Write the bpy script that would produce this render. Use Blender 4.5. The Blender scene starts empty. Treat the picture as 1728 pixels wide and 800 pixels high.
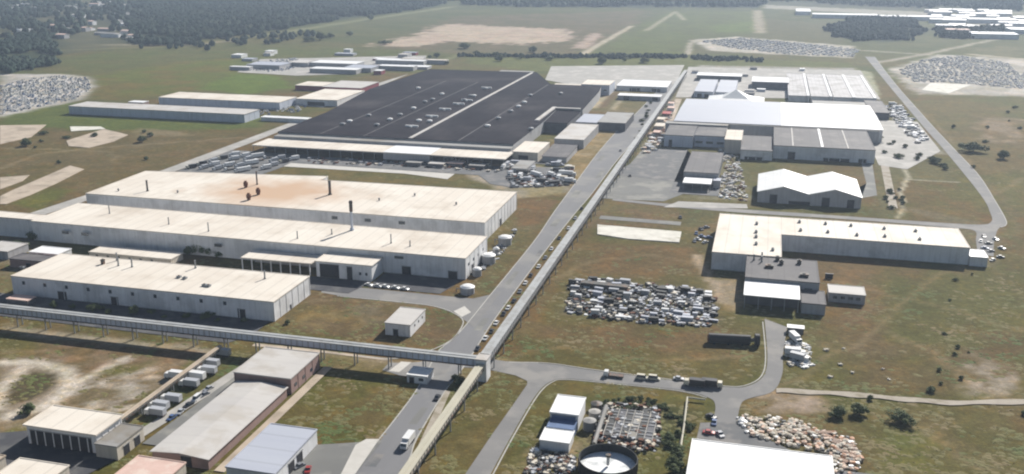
import bpy, math, random
import numpy as np
from mathutils import Vector, Matrix
random.seed(7); rng = np.random.default_rng(11)
scn = bpy.context.scene
COL = scn.collection
PI = math.pi

# ------------------------------------------------------------------ camera
CAM_H = 170.0; FPX = 1628.0; PCX, PCY = 864.0, 400.0
PITCH = math.radians(17.0087); YAW = math.radians(14.6801)
fwd = Vector((-math.sin(YAW)*math.cos(PITCH), math.cos(YAW)*math.cos(PITCH), -math.sin(PITCH)))
rgt = Vector((math.cos(YAW), math.sin(YAW), 0)); upv = rgt.cross(fwd)
cd = bpy.data.cameras.new('camera'); cam = bpy.data.objects.new('camera', cd); COL.objects.link(cam)
cd.sensor_width = 36; cd.lens = 36*FPX/1728; cd.clip_start = 1; cd.clip_end = 30000
R3 = Matrix((rgt, upv, -fwd)).transposed()
cam.matrix_world = Matrix.Translation((0, 0, CAM_H)) @ R3.to_4x4()
scn.camera = cam

# ------------------------------------------------------------------ world, sun, exposure
SUN_EL = math.radians(35); SX, SY = 0.33, 1.0
SUN_AZ = math.atan2(SX, SY)
w = bpy.data.worlds.new("World"); scn.world = w; w.use_nodes = True
nt = w.node_tree; nt.nodes.clear()
sky = nt.nodes.new('ShaderNodeTexSky'); sky.sky_type = 'NISHITA'; sky.sun_disc = False
sky.sun_elevation = SUN_EL; sky.sun_rotation = SUN_AZ
bg = nt.nodes.new('ShaderNodeBackground'); bg.inputs[1].default_value = 0.05
ow = nt.nodes.new('ShaderNodeOutputWorld')
nt.links.new(sky.outputs[0], bg.inputs[0]); nt.links.new(bg.outputs[0], ow.inputs[0])
sd = bpy.data.lights.new('sun', 'SUN'); sd.energy = 5.0; sd.angle = math.radians(0.55); sd.color = (1, .955, .89)
so = bpy.data.objects.new('sun', sd); COL.objects.link(so)
sv = Vector((SX/math.hypot(SX, SY)*math.cos(SUN_EL), SY/math.hypot(SX, SY)*math.cos(SUN_EL), math.sin(SUN_EL)))
so.rotation_euler = (-sv).to_track_quat('-Z', 'Y').to_euler(); so.location = (0, 0, 400)
vs = scn.view_settings; vs.view_transform = 'Standard'; vs.look = 'None'; vs.gamma = 1; vs.exposure = 0.58
HAZE = 0.00011
scn.cycles.volume_bounces = 0
scn.cycles.filter_width = 2.1

def at(px, py, z=0.0):
    """photo pixel -> world point at height z (used to survey the site plan)"""
    d = fwd*FPX + rgt*(px-PCX) - upv*(py-PCY); t = (z-CAM_H)/d.z
    return (d.x*t, d.y*t)

# ------------------------------------------------------------------ materials
def mat(name, c1, c2=None, scale=.15, rough=.8, c3=None, s3=.02, streak=0.0, metal=0.0, bump=0.0, bscale=1.0, attr=None, w3=(.5,.62), band=None, stretch=None, spec=.3):
    m = bpy.data.materials.new(name); m.use_nodes = True
    t = m.node_tree; N = t.nodes; L = t.links; b = N['Principled BSDF']
    b.inputs['Roughness'].default_value = rough; b.inputs['Metallic'].default_value = metal
    b.inputs['Specular IOR Level'].default_value = spec
    g = N.new('ShaderNodeNewGeometry')
    def noise(sc, det=4, vec=None, ro=.6):
        n = N.new('ShaderNodeTexNoise'); n.inputs['Scale'].default_value = sc; n.inputs['Detail'].default_value = det
        n.inputs['Roughness'].default_value = ro
        L.new(vec or g.outputs['Position'], n.inputs['Vector']); return n.outputs['Fac']
    def ramp(f, a, bb):
        r = N.new('ShaderNodeMapRange'); r.inputs[1].default_value = a; r.inputs[2].default_value = bb; L.new(f, r.inputs[0]); return r.outputs[0]
    def mix(f, a, bb, bt='MIX'):
        x = N.new('ShaderNodeMix'); x.data_type = 'RGBA'; x.blend_type = bt
        if isinstance(f, float): x.inputs[0].default_value = f
        else: L.new(f, x.inputs[0])
        for s, v in ((x.inputs[6], a), (x.inputs[7], bb)):
            if isinstance(v, tuple): s.default_value = (*v, 1)
            else: L.new(v, s)
        return x.outputs[2]
    def scaled(v):
        mp = N.new('ShaderNodeMapping'); mp.inputs['Scale'].default_value = v; L.new(g.outputs['Position'], mp.inputs['Vector']); return mp.outputs['Vector']
    if attr:
        a = N.new('ShaderNodeAttribute'); a.attribute_name = attr; col = a.outputs['Color']
    else: col = c1
    c2 = c2 or tuple(x*.85 for x in c1)
    vec = scaled(stretch) if stretch else None
    if not attr: col = mix(ramp(noise(scale, 5, vec), .35, .65), c1, c2)
    if c3: col = mix(ramp(noise(s3, 5), *w3), col, c3)
    if streak:
        col = mix(ramp(noise(.9, 3, scaled((1, 1, .06))), .45, .75), col, mix(streak, col, (.12, .10, .08)))
    if band:    # faint sheet joints across a roof: (axis, spacing, strength)
        sx = N.new('ShaderNodeSeparateXYZ'); L.new(g.outputs['Position'], sx.inputs[0])
        mo = N.new('ShaderNodeMath'); mo.operation = 'WRAP'; L.new(sx.outputs[band[0]], mo.inputs[0]); mo.inputs[1].default_value = band[1]; mo.inputs[2].default_value = 0
        lt = N.new('ShaderNodeMath'); lt.operation = 'LESS_THAN'; L.new(mo.outputs[0], lt.inputs[0]); lt.inputs[1].default_value = band[1]*.1
        ml = N.new('ShaderNodeMath'); ml.operation = 'MULTIPLY'; L.new(lt.outputs[0], ml.inputs[0]); ml.inputs[1].default_value = band[2]
        col = mix(ml.outputs[0], col, tuple(x*.45 for x in c1))
    if isinstance(col, tuple): b.inputs['Base Color'].default_value = (*col, 1)
    else: L.new(col, b.inputs['Base Color'])
    if bump:
        bp = N.new('ShaderNodeBump'); bp.inputs['Strength'].default_value = 1; bp.inputs['Distance'].default_value = bump
        L.new(noise(bscale, 4), bp.inputs['Height']); L.new(bp.outputs[0], b.inputs['Normal'])
    return m
M = {}
M['cream_roof'] = mat('cream_roof', (.70,.65,.57), (.63,.57,.49), .06, .75, c3=(.54,.475,.395), s3=.045, w3=(.48,.68), band=(0, 7.5, .26), stretch=(1,.25,1))
M['rust_roof'] = mat('rust_roof', (.60,.50,.40), (.56,.42,.31), .06, .8, c3=(.50,.35,.24), s3=.05, w3=(.4,.7))
M['white_roof'] = mat('white_roof', (.78,.78,.77), (.73,.73,.73), .08, .55, band=(0, 6, .12))
M['white_sheet'] = mat('white_sheet', (.80,.80,.78), (.74,.74,.73), .1, .5, band=(0, 5, .12), c3=(.66,.65,.62), s3=.12, w3=(.56,.75))
M['blue_white_roof'] = mat('blue_white_roof', (.42,.44,.49), (.37,.39,.45), .05, .55, band=(1, 9, .25), stretch=(.1,1,1))
M['black_roof'] = mat('black_roof', (.020,.018,.024), (.030,.027,.033), .03, .95, c3=(.062,.056,.060), s3=.014, band=(0, 10, .25), w3=(.5,.7), spec=.04)
M['dark_roof'] = mat('dark_roof', (.10,.095,.10), (.125,.12,.12), .05, .75, c3=(.16,.15,.145), s3=.06, band=(0, 8, .2), spec=.2)
M['striped_roof'] = mat('striped_roof', (.46,.45,.45), (.38,.37,.37), .08, .75, c3=(.28,.27,.26), s3=.06, band=(0, 4.5, .55))
M['grey_roof'] = mat('grey_roof', (.30,.295,.28), (.26,.255,.245), .06, .75, c3=(.22,.20,.17), s3=.05, band=(1, 6, .2))
M['light_grey_roof'] = mat('light_grey_roof', (.50,.48,.45), (.46,.44,.42), .05, .75, c3=(.42,.39,.35), s3=.07, band=(1, 6, .12))
M['gallery_roof'] = mat('gallery_roof', (.36,.37,.37), (.31,.32,.32), .1, .7, c3=(.28,.28,.27), s3=.2)
M['gallery_yellow'] = mat('gallery_yellow', (.46,.43,.34), (.40,.38,.30), .1, .75)
M['wall_white'] = mat('wall_white', (.77,.77,.77), (.70,.70,.71), .12, .75, streak=.2, c3=(.60,.60,.60), s3=.08)
M['wall_blue'] = mat('wall_blue', (.55,.59,.68), (.50,.54,.62), .1, .7, streak=.3)
M['wall_grey'] = mat('wall_grey', (.42,.42,.43), (.36,.36,.37), .1, .8, streak=.35)
M['wall_cream'] = mat('wall_cream', (.58,.53,.45), (.52,.47,.40), .1, .8, streak=.3)
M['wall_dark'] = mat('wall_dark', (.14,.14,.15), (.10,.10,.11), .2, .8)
M['brick_red'] = mat('brick_red', (.33,.23,.21), (.28,.19,.17), .3, .85)
M['pink_roof'] = mat('pink_roof', (.60,.43,.37), (.54,.38,.32), .2, .8, c3=(.62,.50,.43), s3=.15)
M['opening'] = mat('opening', (.025,.025,.03), (.04,.04,.045), .5, .8)
M['glass'] = mat('glass', (.03,.045,.06), (.04,.055,.07), .5, .15, spec=.6)
M['tank_black'] = mat('tank_black', (.022,.025,.027), (.035,.035,.035), .4, .6)
M['steel'] = mat('steel', (.30,.31,.32), (.24,.25,.26), .8, .5, metal=.4)
M['rust'] = mat('rust', (.16,.065,.035), (.11,.05,.03), 1.5, .85)
M['dark_metal'] = mat('dark_metal', (.05,.055,.055), (.08,.075,.065), .6, .6, c3=(.13,.075,.05), s3=.35)
M['concrete'] = mat('concrete', (.36,.345,.32), (.30,.29,.265), .15, .9, c3=(.42,.40,.37), s3=.05)
M['pale_concrete'] = mat('pale_concrete', (.52,.50,.46), (.46,.44,.40), .2, .9)
M['kerb'] = mat('kerb', (.42,.41,.38), (.34,.33,.30), .6, .9)
M['slab'] = mat('slab', (.46,.385,.30), (.38,.31,.24), .08, .9, c3=(.30,.25,.19), s3=.06)
M['slab_white'] = mat('slab_white', (.66,.64,.57), (.54,.52,.46), .12, .9, c3=(.38,.36,.28), s3=.1, w3=(.55,.7))
M['asphalt'] = mat('asphalt', (.185,.185,.19), (.16,.16,.165), .06, .9, c3=(.225,.22,.21), s3=.035, bump=.02, bscale=2, stretch=(1,.12,1))
M['asphalt_x'] = mat('asphalt_x', (.20,.195,.19), (.17,.168,.165), .06, .9, c3=(.24,.23,.215), s3=.05, stretch=(.15,1,1))
M['yard'] = mat('yard', (.175,.175,.165), (.145,.145,.138), .04, .9, c3=(.24,.235,.21), s3=.05)
M['shade_asphalt'] = mat('shade_asphalt', (.05,.052,.06), (.07,.07,.075), .08, .9, c3=(.10,.10,.10), s3=.1)  # asphalt with shade put into its colour, deepens shadows in front of buildings
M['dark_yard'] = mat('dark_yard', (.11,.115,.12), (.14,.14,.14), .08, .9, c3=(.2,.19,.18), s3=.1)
M['dirt_path'] = mat('dirt_path', (.38,.34,.28), (.32,.28,.23), .2, .95, c3=(.22,.19,.13), s3=.12, w3=(.5,.68))
M['line'] = mat('line', (.5,.5,.48), (.36,.36,.35), .5, .8)
M['leaf'] = mat('leaf', (.055,.082,.027), (.088,.115,.04), .25, .8, c3=(.12,.14,.05), s3=.6)
M['leaf_far'] = mat('leaf_far', (.012,.034,.020), (.020,.046,.026), .03, .9, c3=(.035,.055,.030), s3=.012)
M['bark'] = mat('bark', (.09,.07,.05), (.06,.05,.035), 1, .9)
M['weed'] = mat('weed', (.115,.12,.035), (.17,.13,.06), .05, .95, c3=(.075,.10,.025), s3=.03)
M['tyre'] = mat('tyre', (.02,.02,.02), (.03,.03,.03), 1, .9)
M['bag'] = mat('bag', (.62,.58,.50), (.52,.47,.39), .6, .85, c3=(.40,.34,.26), s3=.4)
M['orange'] = mat('orange', (.58,.42,.32), (.56,.45,.37), .4, .8, c3=(.52,.29,.18), s3=.3, w3=(.52,.62))
M['slurry'] = mat('slurry', (.86,.86,.85), (.78,.79,.79), .3, .35, c3=(.5,.52,.52), s3=.2)
M['blue_panel'] = mat('blue_panel', (.13,.19,.32), (.11,.16,.27), .4, .4)
M['maroon'] = mat('maroon', (.26,.05,.07), (.20,.04,.055), .3, .8)
M['red_paint'] = mat('red_paint', (.40,.06,.05), (.34,.05,.04), .5, .5)
CARC = {'white': (.72,.72,.71), 'silver': (.42,.43,.45), 'grey': (.20,.21,.23), 'black': (.03,.03,.035), 'blue': (.07,.12,.26), 'red': (.32,.035,.03), 'cream': (.60,.56,.45)}
for k, c in CARC.items(): M['car_'+k] = mat('car_'+k, c, tuple(x*.92 for x in c), .5, .35, spec=.5)
M['ground'] = mat('ground', (.1,.1,.05), attr='soil', rough=.95, bump=.25, bscale=.35, spec=.1)
def stain(name, base, col, cx, cy, rx, ry):
    m = M[base].copy(); m.name = name; t = m.node_tree; N = t.nodes; L = t.links; b = N['Principled BSDF']
    g = [n for n in N if n.type == 'NEW_GEOMETRY'][0]; src = b.inputs['Base Color'].links[0].from_socket
    mp = N.new('ShaderNodeMapping'); mp.inputs['Location'].default_value = (-cx/rx, -cy/ry, 0); mp.inputs['Scale'].default_value = (1/rx, 1/ry, 0); L.new(g.outputs['Position'], mp.inputs['Vector'])
    ln = N.new('ShaderNodeVectorMath'); ln.operation = 'LENGTH'; L.new(mp.outputs[0], ln.inputs[0])
    n = N.new('ShaderNodeTexNoise'); n.inputs['Scale'].default_value = .05; n.inputs['Detail'].default_value = 7; L.new(g.outputs['Position'], n.inputs['Vector'])
    ad = N.new('ShaderNodeMath'); ad.operation = 'MULTIPLY_ADD'; L.new(n.outputs['Fac'], ad.inputs[0]); ad.inputs[1].default_value = 1.1; L.new(ln.outputs['Value'], ad.inputs[2])
    r = N.new('ShaderNodeMapRange'); r.inputs[1].default_value = 1.62; r.inputs[2].default_value = .85; L.new(ad.outputs[0], r.inputs[0])
    x = N.new('ShaderNodeMix'); x.data_type = 'RGBA'; L.new(r.outputs[0], x.inputs[0]); L.new(src, x.inputs[6]); x.inputs[7].default_value = (*col, 1); L.new(x.outputs[2], b.inputs['Base Color'])
    M[name] = m
stain('rusty_cream_roof', 'cream_roof', (.50,.345,.23), -308, 560, 62, 42)
# multi-scale natural variation over the soil attribute
def enrich_ground():
    t = M['ground'].node_tree; N = t.nodes; L = t.links; b = N['Principled BSDF']
    g = [n for n in N if n.type == 'NEW_GEOMETRY'][0]
    src = b.inputs['Base Color'].links[0].from_socket
    for sc, lo, hi, cc in ((1.1, .35, .65, (.70,.70,.68)), (.22, .4, .6, (.76,.74,.66)), (.03, .42, .6, (.80,.82,.74)), (.5, .52, .66, (1.45,1.38,1.22)), (.07, .5, .62, (1.25,1.12,.98))):
        n = N.new('ShaderNodeTexNoise'); n.inputs['Scale'].default_value = sc; n.inputs['Detail'].default_value = 6; n.inputs['Roughness'].default_value = .7
        L.new(g.outputs['Position'], n.inputs['Vector'])
        r = N.new('ShaderNodeMapRange'); r.inputs[1].default_value = lo; r.inputs[2].default_value = hi; L.new(n.outputs['Fac'], r.inputs[0])
        x = N.new('ShaderNodeMix'); x.data_type = 'RGBA'; x.blend_type = 'MULTIPLY'; x.clamp_result = False
        L.new(r.outputs[0], x.inputs[0]); L.new(src, x.inputs[6]); x.inputs[7].default_value = (*cc, 1); src = x.outputs[2]
    L.new(src, b.inputs['Base Color'])
enrich_ground()

# ------------------------------------------------------------------ mesh helpers
class MB:
    def __init__(s): s.v = []; s.f = []; s.m = []; s.mats = []
    def mi(s, m):
        if m not in s.mats: s.mats.append(m)
        return s.mats.index(m)
    def add(s, vs, fs, m):
        o = len(s.v); s.v += [tuple(p) for p in vs]; k = s.mi(m)
        for f in fs: s.f.append(tuple(o+i for i in f)); s.m.append(k)
    def prism(s, poly, z0, z1, m, top=None):
        n = len(poly)
        A = sum(poly[i][0]*poly[(i+1)%n][1]-poly[(i+1)%n][0]*poly[i][1] for i in range(n))
        if A < 0: poly = poly[::-1]
        vs = [(x, y, z0) for x, y in poly]+[(x, y, z1) for x, y in poly]
        fs = [(i, (i+1) % n, n+(i+1) % n, n+i) for i in range(n)]
        s.add(vs, fs+[tuple(reversed(range(n)))], m)
        s.add([(x, y, z1) for x, y in poly], [tuple(range(n))], top or m)
    def box(s, x0, x1, y0, y1, z0, z1, m, rot=0, c=None):
        P = [(x0, y0), (x1, y0), (x1, y1), (x0, y1)]
        if rot:
            cx, cy = c or ((x0+x1)/2, (y0+y1)/2); ca, sa = math.cos(rot), math.sin(rot)
            P = [(cx+(x-cx)*ca-(y-cy)*sa, cy+(x-cx)*sa+(y-cy)*ca) for x, y in P]
        s.prism(P, z0, z1, m)
    def ring(s, x, y, prof, m, n=20, cap=True):
        vs = []; fs = []
        for r, z in prof:
            for k in range(n): a = 2*PI*k/n; vs.append((x+r*math.cos(a), y+r*math.sin(a), z))
        for i in range(len(prof)-1):
            for k in range(n): k2 = (k+1) % n; fs.append((i*n+k, i*n+k2, (i+1)*n+k2, (i+1)*n+k))
        if cap: fs.append(tuple(reversed(range(n)))); fs.append(tuple(range((len(prof)-1)*n, len(prof)*n)))
        s.add(vs, fs, m)
    def tube(s, p, q, r, m, n=8, r2=None):
        p = Vector(p); q = Vector(q); d = (q-p).normalized(); a = d.orthogonal().normalized(); b = d.cross(a); r2 = r2 or r
        vs = [p+(a*math.cos(2*PI*k/n)+b*math.sin(2*PI*k/n))*r for k in range(n)]+[q+(a*math.cos(2*PI*k/n)+b*math.sin(2*PI*k/n))*r2 for k in range(n)]
        fs = [(k, (k+1) % n, n+(k+1) % n, n+k) for k in range(n)]+[tuple(reversed(range(n))), tuple(range(n, 2*n))]
        s.add(vs, fs, m)
    def mesh(s, name):
        me = bpy.data.meshes.new(name); me.from_pydata(s.v, [], s.f)
        for m in s.mats: me.materials.append(M[m])
        me.polygons.foreach_set('material_index', s.m); me.update(); return me
    def build(s, name, parent=None, loc=None):
        o = bpy.data.objects.new(name, s.mesh(name)); COL.objects.link(o)
        if parent: o.parent = parent
        if loc: o.location = loc
        return o
def tag(o, label=None, cat=None, group=None, kind=None):
    if label: o['label'] = label
    if cat: o['category'] = cat
    if group: o['group'] = group
    if kind: o['kind'] = kind
    return o
def thing(name, label, cat, loc=(0,0,0), rz=0, group=None):
    o = bpy.data.objects.new(name, None); COL.objects.link(o); o.location = loc; o.rotation_euler = (0, 0, rz); o.empty_display_size = 1
    return tag(o, label, cat, group)
KIDS = {}
def dup(root, loc, rz=0, sc=None, label=None, group=None):
    r = root.copy(); COL.objects.link(r); r.location = loc; r.rotation_euler = (0, 0, rz)
    if sc: r.scale = (sc,)*3 if isinstance(sc, (int, float)) else sc
    if label: r['label'] = label
    if group: r['group'] = group
    if root.name not in KIDS: KIDS[root.name] = [(c, list(c.children)) for c in root.children]
    for ch, gs in KIDS[root.name]:
        c = ch.copy(); COL.objects.link(c); c.parent = r
        for g in gs: d = g.copy(); COL.objects.link(d); d.parent = c
    return r

# ------------------------------------------------------------------ ground with soil zones
def vnoise(x, y, seed):
    xi = np.floor(x).astype(np.int64); yi = np.floor(y).astype(np.int64); fx = x-xi; fy = y-yi
    fx = fx*fx*(3-2*fx); fy = fy*fy*(3-2*fy)
    def h(a, b):
        n = (a*374761393+b*668265263+seed*144665) & 0x7fffffff; n = ((n ^ (n >> 13))*1274126177) & 0x7fffffff
        return ((n ^ (n >> 16)) & 0xffff)/65535.0
    return (h(xi, yi)*(1-fx)+h(xi+1, yi)*fx)*(1-fy)+(h(xi, yi+1)*(1-fx)+h(xi+1, yi+1)*fx)*fy
def fbm(x, y, seed, oct=4):
    s = 0; a = .5
    for i in range(oct): s = s+a*vnoise(x*2**i, y*2**i, seed+i*17); a *= .5
    return s/(1-.5**oct)
def grad(a, b, s0, g=1.0):
    out = [a]; s = s0
    while out[-1] < b: out.append(out[-1]+s); s *= g
    return out
xl = [-640-v for v in grad(0, 6500, 4, 1.035)][:0:-1]
xs = np.array(xl+list(np.arange(-640, 360, 3.0))+[360+v for v in grad(0, 5000, 4, 1.04)])
ys = np.array([-600, -300, -100, 50, 130, 180]+list(np.arange(200, 900, 3.0))+[900+v for v in grad(0, 8500, 4, 1.012)])
GX, GY = np.meshgrid(xs, ys)
gx = GX.ravel(); gy = GY.ravel()
W1 = (fbm(gx/14, gy/14, 5)-.5); W2 = (fbm(gx/14, gy/14, 91)-.5)
OL = np.array((.105,.112,.038)); BR = np.array((.155,.108,.056)); n1 = fbm(gx/60, gy/60, 3); n2 = fbm(gx/25, gy/25, 33)
k = np.clip((n1-.38)/.24, 0, 1)[:, None]
soil = OL*(1-k)+BR*k
k = (np.clip((n2-.55)/.15, 0, 1)*.5)[:, None]; soil = soil*(1-k)+np.array((.17,.14,.09))*k
k = np.clip((gy-1100)/900, 0, .75)[:, None]; soil = soil*(1-k)+(np.array((.085,.10,.05))*(.7+.6*n1[:, None]))*k
def inpoly(px, py, poly):
    c = np.zeros(len(px), bool); n = len(poly)
    for i in range(n):
        x1, y1 = poly[i]; x2, y2 = poly[(i+1) % n]
        if y1 == y2: continue
        m = ((y1 > py) != (y2 > py)) & (px < (x2-x1)*(py-y1)/(y2-y1)+x1); c ^= m
    return c
def edgedist(px, py, poly):
    d = np.full(len(px), 1e9); n = len(poly)
    for i in range(n):
        x1, y1 = poly[i]; x2, y2 = poly[(i+1) % n]; dx, dy = x2-x1, y2-y1; L2 = dx*dx+dy*dy+1e-9
        t = np.clip(((px-x1)*dx+(py-y1)*dy)/L2, 0, 1); d = np.minimum(d, np.hypot(px-x1-t*dx, py-y1-t*dy))
    return d
def zone(pix, col, soft=8, wob=18, alpha=1.0, patch=0, world=False, col2=None, wild=0):
    global soil
    poly = pix if world else [at(x, y) for x, y in pix]
    P = np.array(poly); pad = soft+wob
    sel = np.where((gx > P[:, 0].min()-pad) & (gx < P[:, 0].max()+pad) & (gy > P[:, 1].min()-pad) & (gy < P[:, 1].max()+pad))[0]
    if not len(sel): return
    X = gx[sel]+W1[sel]*wob*2; Y = gy[sel]+W2[sel]*wob*2
    ins = inpoly(X, Y, poly); d = edgedist(X, Y, poly); d = np.where(ins, d, -d)
    a = np.clip((d+soft/2)/soft, 0, 1)*alpha
    if patch:
        q = fbm(gx[sel]/patch, gy[sel]/patch, int(P[0, 0]) % 97+7); a = a*np.clip((q-.36)/.2, 0.1, 1)
    c = np.array(col)[None, :]
    if col2 is not None:
        q = np.clip((fbm(gx[sel]/(wild or 22), gy[sel]/(wild or 22), int(abs(P[0, 1])) % 89+3)-.4)/.2, 0, 1)[:, None]
        c = c*(1-q)+np.array(col2)[None, :]*q
    soil[sel] = soil[sel]*(1-a[:, None])+c*a[:, None]
def track(pix, wid, col, wob=6, alpha=.9, soft=None):
    global soil
    pts = [at(x, y) for x, y in pix]; P = np.array(pts)
    sel = np.where((gx > P[:, 0].min()-wid-wob) & (gx < P[:, 0].max()+wid+wob) & (gy > P[:, 1].min()-wid-wob) & (gy < P[:, 1].max()+wid+wob))[0]
    X = gx[sel]+W1[sel]*wob*2; Y = gy[sel]+W2[sel]*wob*2; d = np.full(len(sel), 1e9)
    for (x1, y1), (x2, y2) in zip(pts, pts[1:]):
        dx, dy = x2-x1, y2-y1; t = np.clip(((X-x1)*dx+(Y-y1)*dy)/(dx*dx+dy*dy+1e-9), 0, 1); d = np.minimum(d, np.hypot(X-x1-t*dx, Y-y1-t*dy))
    s = soft or wid*.6
    a = np.clip((wid/2-d)/s+.5, 0, 1)*alpha
    soil[sel] = soil[sel]*(1-a[:, None])+np.array(col)[None, :]*a[:, None]
GR = (.10,.125,.04); GB = (.105,.15,.035); OLV = (.105,.10,.042); BRN = (.145,.105,.065); RED = (.17,.115,.08); TAN = (.27,.225,.165); SAND = (.42,.37,.30); GRV = (.22,.21,.185); DK = (.045,.055,.035)
PINK = (.52,.42,.37)
# far country
zone([(0,0),(420,0),(380,30),(230,50),(210,80),(60,95),(0,100)], (.07,.075,.065), 60, 60, col2=(.11,.105,.085), wild=80)
zone([(210,0),(760,0),(740,12),(600,30),(430,55),(300,72),(215,72)], (.035,.05,.03), 20, 40)
zone([(0,60),(95,62),(105,95),(60,120),(0,132)], (.035,.05,.03), 20, 30)
zone([(780,0),(1300,0),(1280,14),(860,12)], (.035,.048,.03), 30, 60)
zone([(1560,22),(1728,20),(1800,60),(1600,48)], (.34,.33,.32), 30, 30, .9, col2=(.16,.16,.14), wild=40)
zone([(1290,8),(1600,22),(1600,30),(1290,14)], (.45,.44,.42), 20, 10, .8)
zone([(1300,0),(1728,0),(1728,18),(1600,20),(1300,8)], (.085,.085,.07), 60, 60, col2=(.06,.07,.05), wild=60)
zone([(1400,40),(1540,32),(1560,55),(1500,72),(1420,62)], (.035,.05,.03), 15, 25)
zone([(1570,48),(1690,48),(1690,62),(1600,66)], (.05,.055,.045), 15, 25)
zone([(770,28),(1090,18),(1060,60),(985,92),(795,90),(620,82)], (.145,.115,.095), 40, 50, col2=(.12,.105,.075), wild=50)
zone([(625,78),(700,60),(750,40),(960,50),(965,68),(880,75),(760,70),(700,78)], PINK, 18, 40, .9, col2=(.55,.47,.40), wild=30)
zone([(965,82),(1000,56),(1018,58),(990,82)], PINK, 12, 10, .8)
zone([(985,92),(1075,42),(1140,14),(1280,20),(1285,58),(1170,62),(1150,100)], (.11,.13,.05), 20, 25, .9, col2=(.10,.11,.05), wild=60)
zone([(1200,45),(1270,35),(1275,52),(1210,55)], (.12,.16,.045), 20, 20, .8)
zone([(1280,30),(1400,40),(1420,70),(1440,95),(1170,90),(1170,65),(1280,62)], (.12,.11,.075), 20, 30, .8)
zone([(1165,68),(1240,62),(1440,78),(1440,98),(1200,86)], (.56,.54,.52), 10, 8, .9)
zone([(1500,118),(1580,92),(1728,100),(1800,120),(1800,165),(1545,158)], (.60,.58,.57), 15, 12, .95, col2=(.44,.43,.42), wild=30)
zone([(1640,80),(1728,78),(1728,98),(1660,96)], (.15,.14,.10), 15, 20)
zone([(780,94),(1165,96),(1440,106),(1440,113),(1165,112),(900,120),(800,108)], (.125,.135,.055), 12, 12)
track([(430,62),(610,34),(760,12)], 26, (.26,.27,.20), 6, .7)
track([(380,62),(400,68),(330,75),(180,76)], 22, (.32,.29,.23), 10, .8)
track([(0,88),(180,82),(330,78)], 16, (.22,.2,.15), 8, .6)
track([(982,92),(1066,44)], 12, (.50,.46,.38), 3, .95)
track([(1090,52),(1140,20),(1155,34)], 12, (.36,.35,.27), 3, .8)
track([(1278,18),(1282,55)], 22, (.42,.38,.31), 6, .8)
track([(1160,92),(1166,72),(1190,68)], 10, (.4,.38,.33), 3, .9)
track([(1250,68),(1380,78),(1440,84),(1560,92),(1700,62)], 12, (.40,.38,.33), 4, .9)
track([(1478,106),(1560,92)], 14, (.38,.36,.32), 3, .9)
track([(1640,92),(1728,100)], 18, (.48,.45,.37), 5, .9)
track([(780,92),(730,108),(700,118)], 14, (.22,.22,.16), 5, .7)
# left
zone([(0,140),(0,105),(120,95),(250,85),(450,75),(700,85),(760,105),(600,130),(460,160),(150,172)], (.115,.115,.055), 30, 30, .8, col2=(.10,.12,.045), wild=50)
zone([(150,168),(158,128),(300,105),(400,98),(470,120),(480,150),(300,155),(230,168)], (.12,.14,.035), 15, 15, .95, col2=(.15,.125,.045), wild=40)
zone([(330,150),(400,125),(470,128),(490,148),(420,158)], (.115,.17,.03), 12, 10, .95)
zone([(0,195),(90,178),(112,172),(445,200),(440,216),(200,222),(0,212)], (.10,.14,.035), 12, 10, .95)
zone([(0,125),(100,125),(152,130),(158,148),(140,168),(0,198)], (.55,.54,.55), 8, 5, 1, col2=(.42,.41,.41), wild=20)
zone([(0,215),(200,224),(430,224),(300,285),(150,330),(60,362),(0,358)], (.13,.115,.06), 15, 20, .9, col2=(.155,.125,.08), wild=25)
zone([(40,270),(250,235),(330,232),(170,285),(90,285)], (.15,.13,.09), 10, 20, .7)
track([(0,285),(60,262),(150,250),(420,232)], 4, (.27,.23,.17), 6, .6)
track([(0,250),(180,255),(200,275)], 4, (.25,.22,.16), 6, .6)
zone([(20,345),(75,318),(130,318),(60,358)], (.12,.14,.04), 8, 8, .9)
zone([(230,215),(280,220),(330,228),(220,232)], (.26,.23,.17), 6, 8, .6)
zone([(0,372),(60,372),(90,400),(60,455),(0,470)], (.15,.13,.10), 8, 10, .8, col2=(.25,.24,.22), wild=12)
zone([(0,440),(80,420),(20,500),(0,505)], (.22,.19,.14), 8, 10, .7)
zone([(455,300),(500,272),(745,286),(850,322),(545,304)], (.15,.13,.06), 6, 6, .95, col2=(.12,.12,.05), wild=14)
zone([(520,282),(640,280),(700,292),(560,290)], (.20,.17,.09), 6, 8, .6)
zone([(735,270),(870,270),(975,300),(965,325),(880,335),(790,300)], (.42,.37,.31), 6, 6, .9, col2=(.28,.26,.22), wild=10)
zone([(870,300),(960,310),(950,330),(885,332)], (.26,.23,.12), 6, 6, .8)
zone([(872,335),(948,338),(915,380),(868,385)], (.17,.115,.07), 5, 4, .95)
zone([(865,380),(915,380),(895,402),(832,492),(790,505),(820,440)], (.15,.13,.085), 5, 4, .9, col2=(.115,.11,.055), wild=10)
zone([(525,492),(770,500),(800,520),(797,545),(770,572),(740,583),(470,560),(470,540)], (.13,.115,.07), 5, 4, .95, col2=(.15,.115,.085), wild=12)
zone([(500,540),(540,520),(610,525),(620,555),(540,562)], (.24,.19,.10), 8, 8, .75, patch=6)
zone([(590,515),(650,510),(640,545),(600,545)], (.17,.155,.14), 6, 6, .8)
zone([(800,500),(840,500),(797,560)], (.12,.11,.055), 4, 3, .8)
zone([(925,236),(985,238),(1015,215),(1045,222),(1008,258),(975,312),(935,310),(968,262)], (.32,.26,.16), 4, 4, 1, col2=(.26,.20,.10), wild=10)
zone([(1000,150),(1100,150),(1095,195),(1030,190),(985,185)], (.20,.17,.11), 8, 8, .9, col2=(.14,.13,.07), wild=14)
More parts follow.
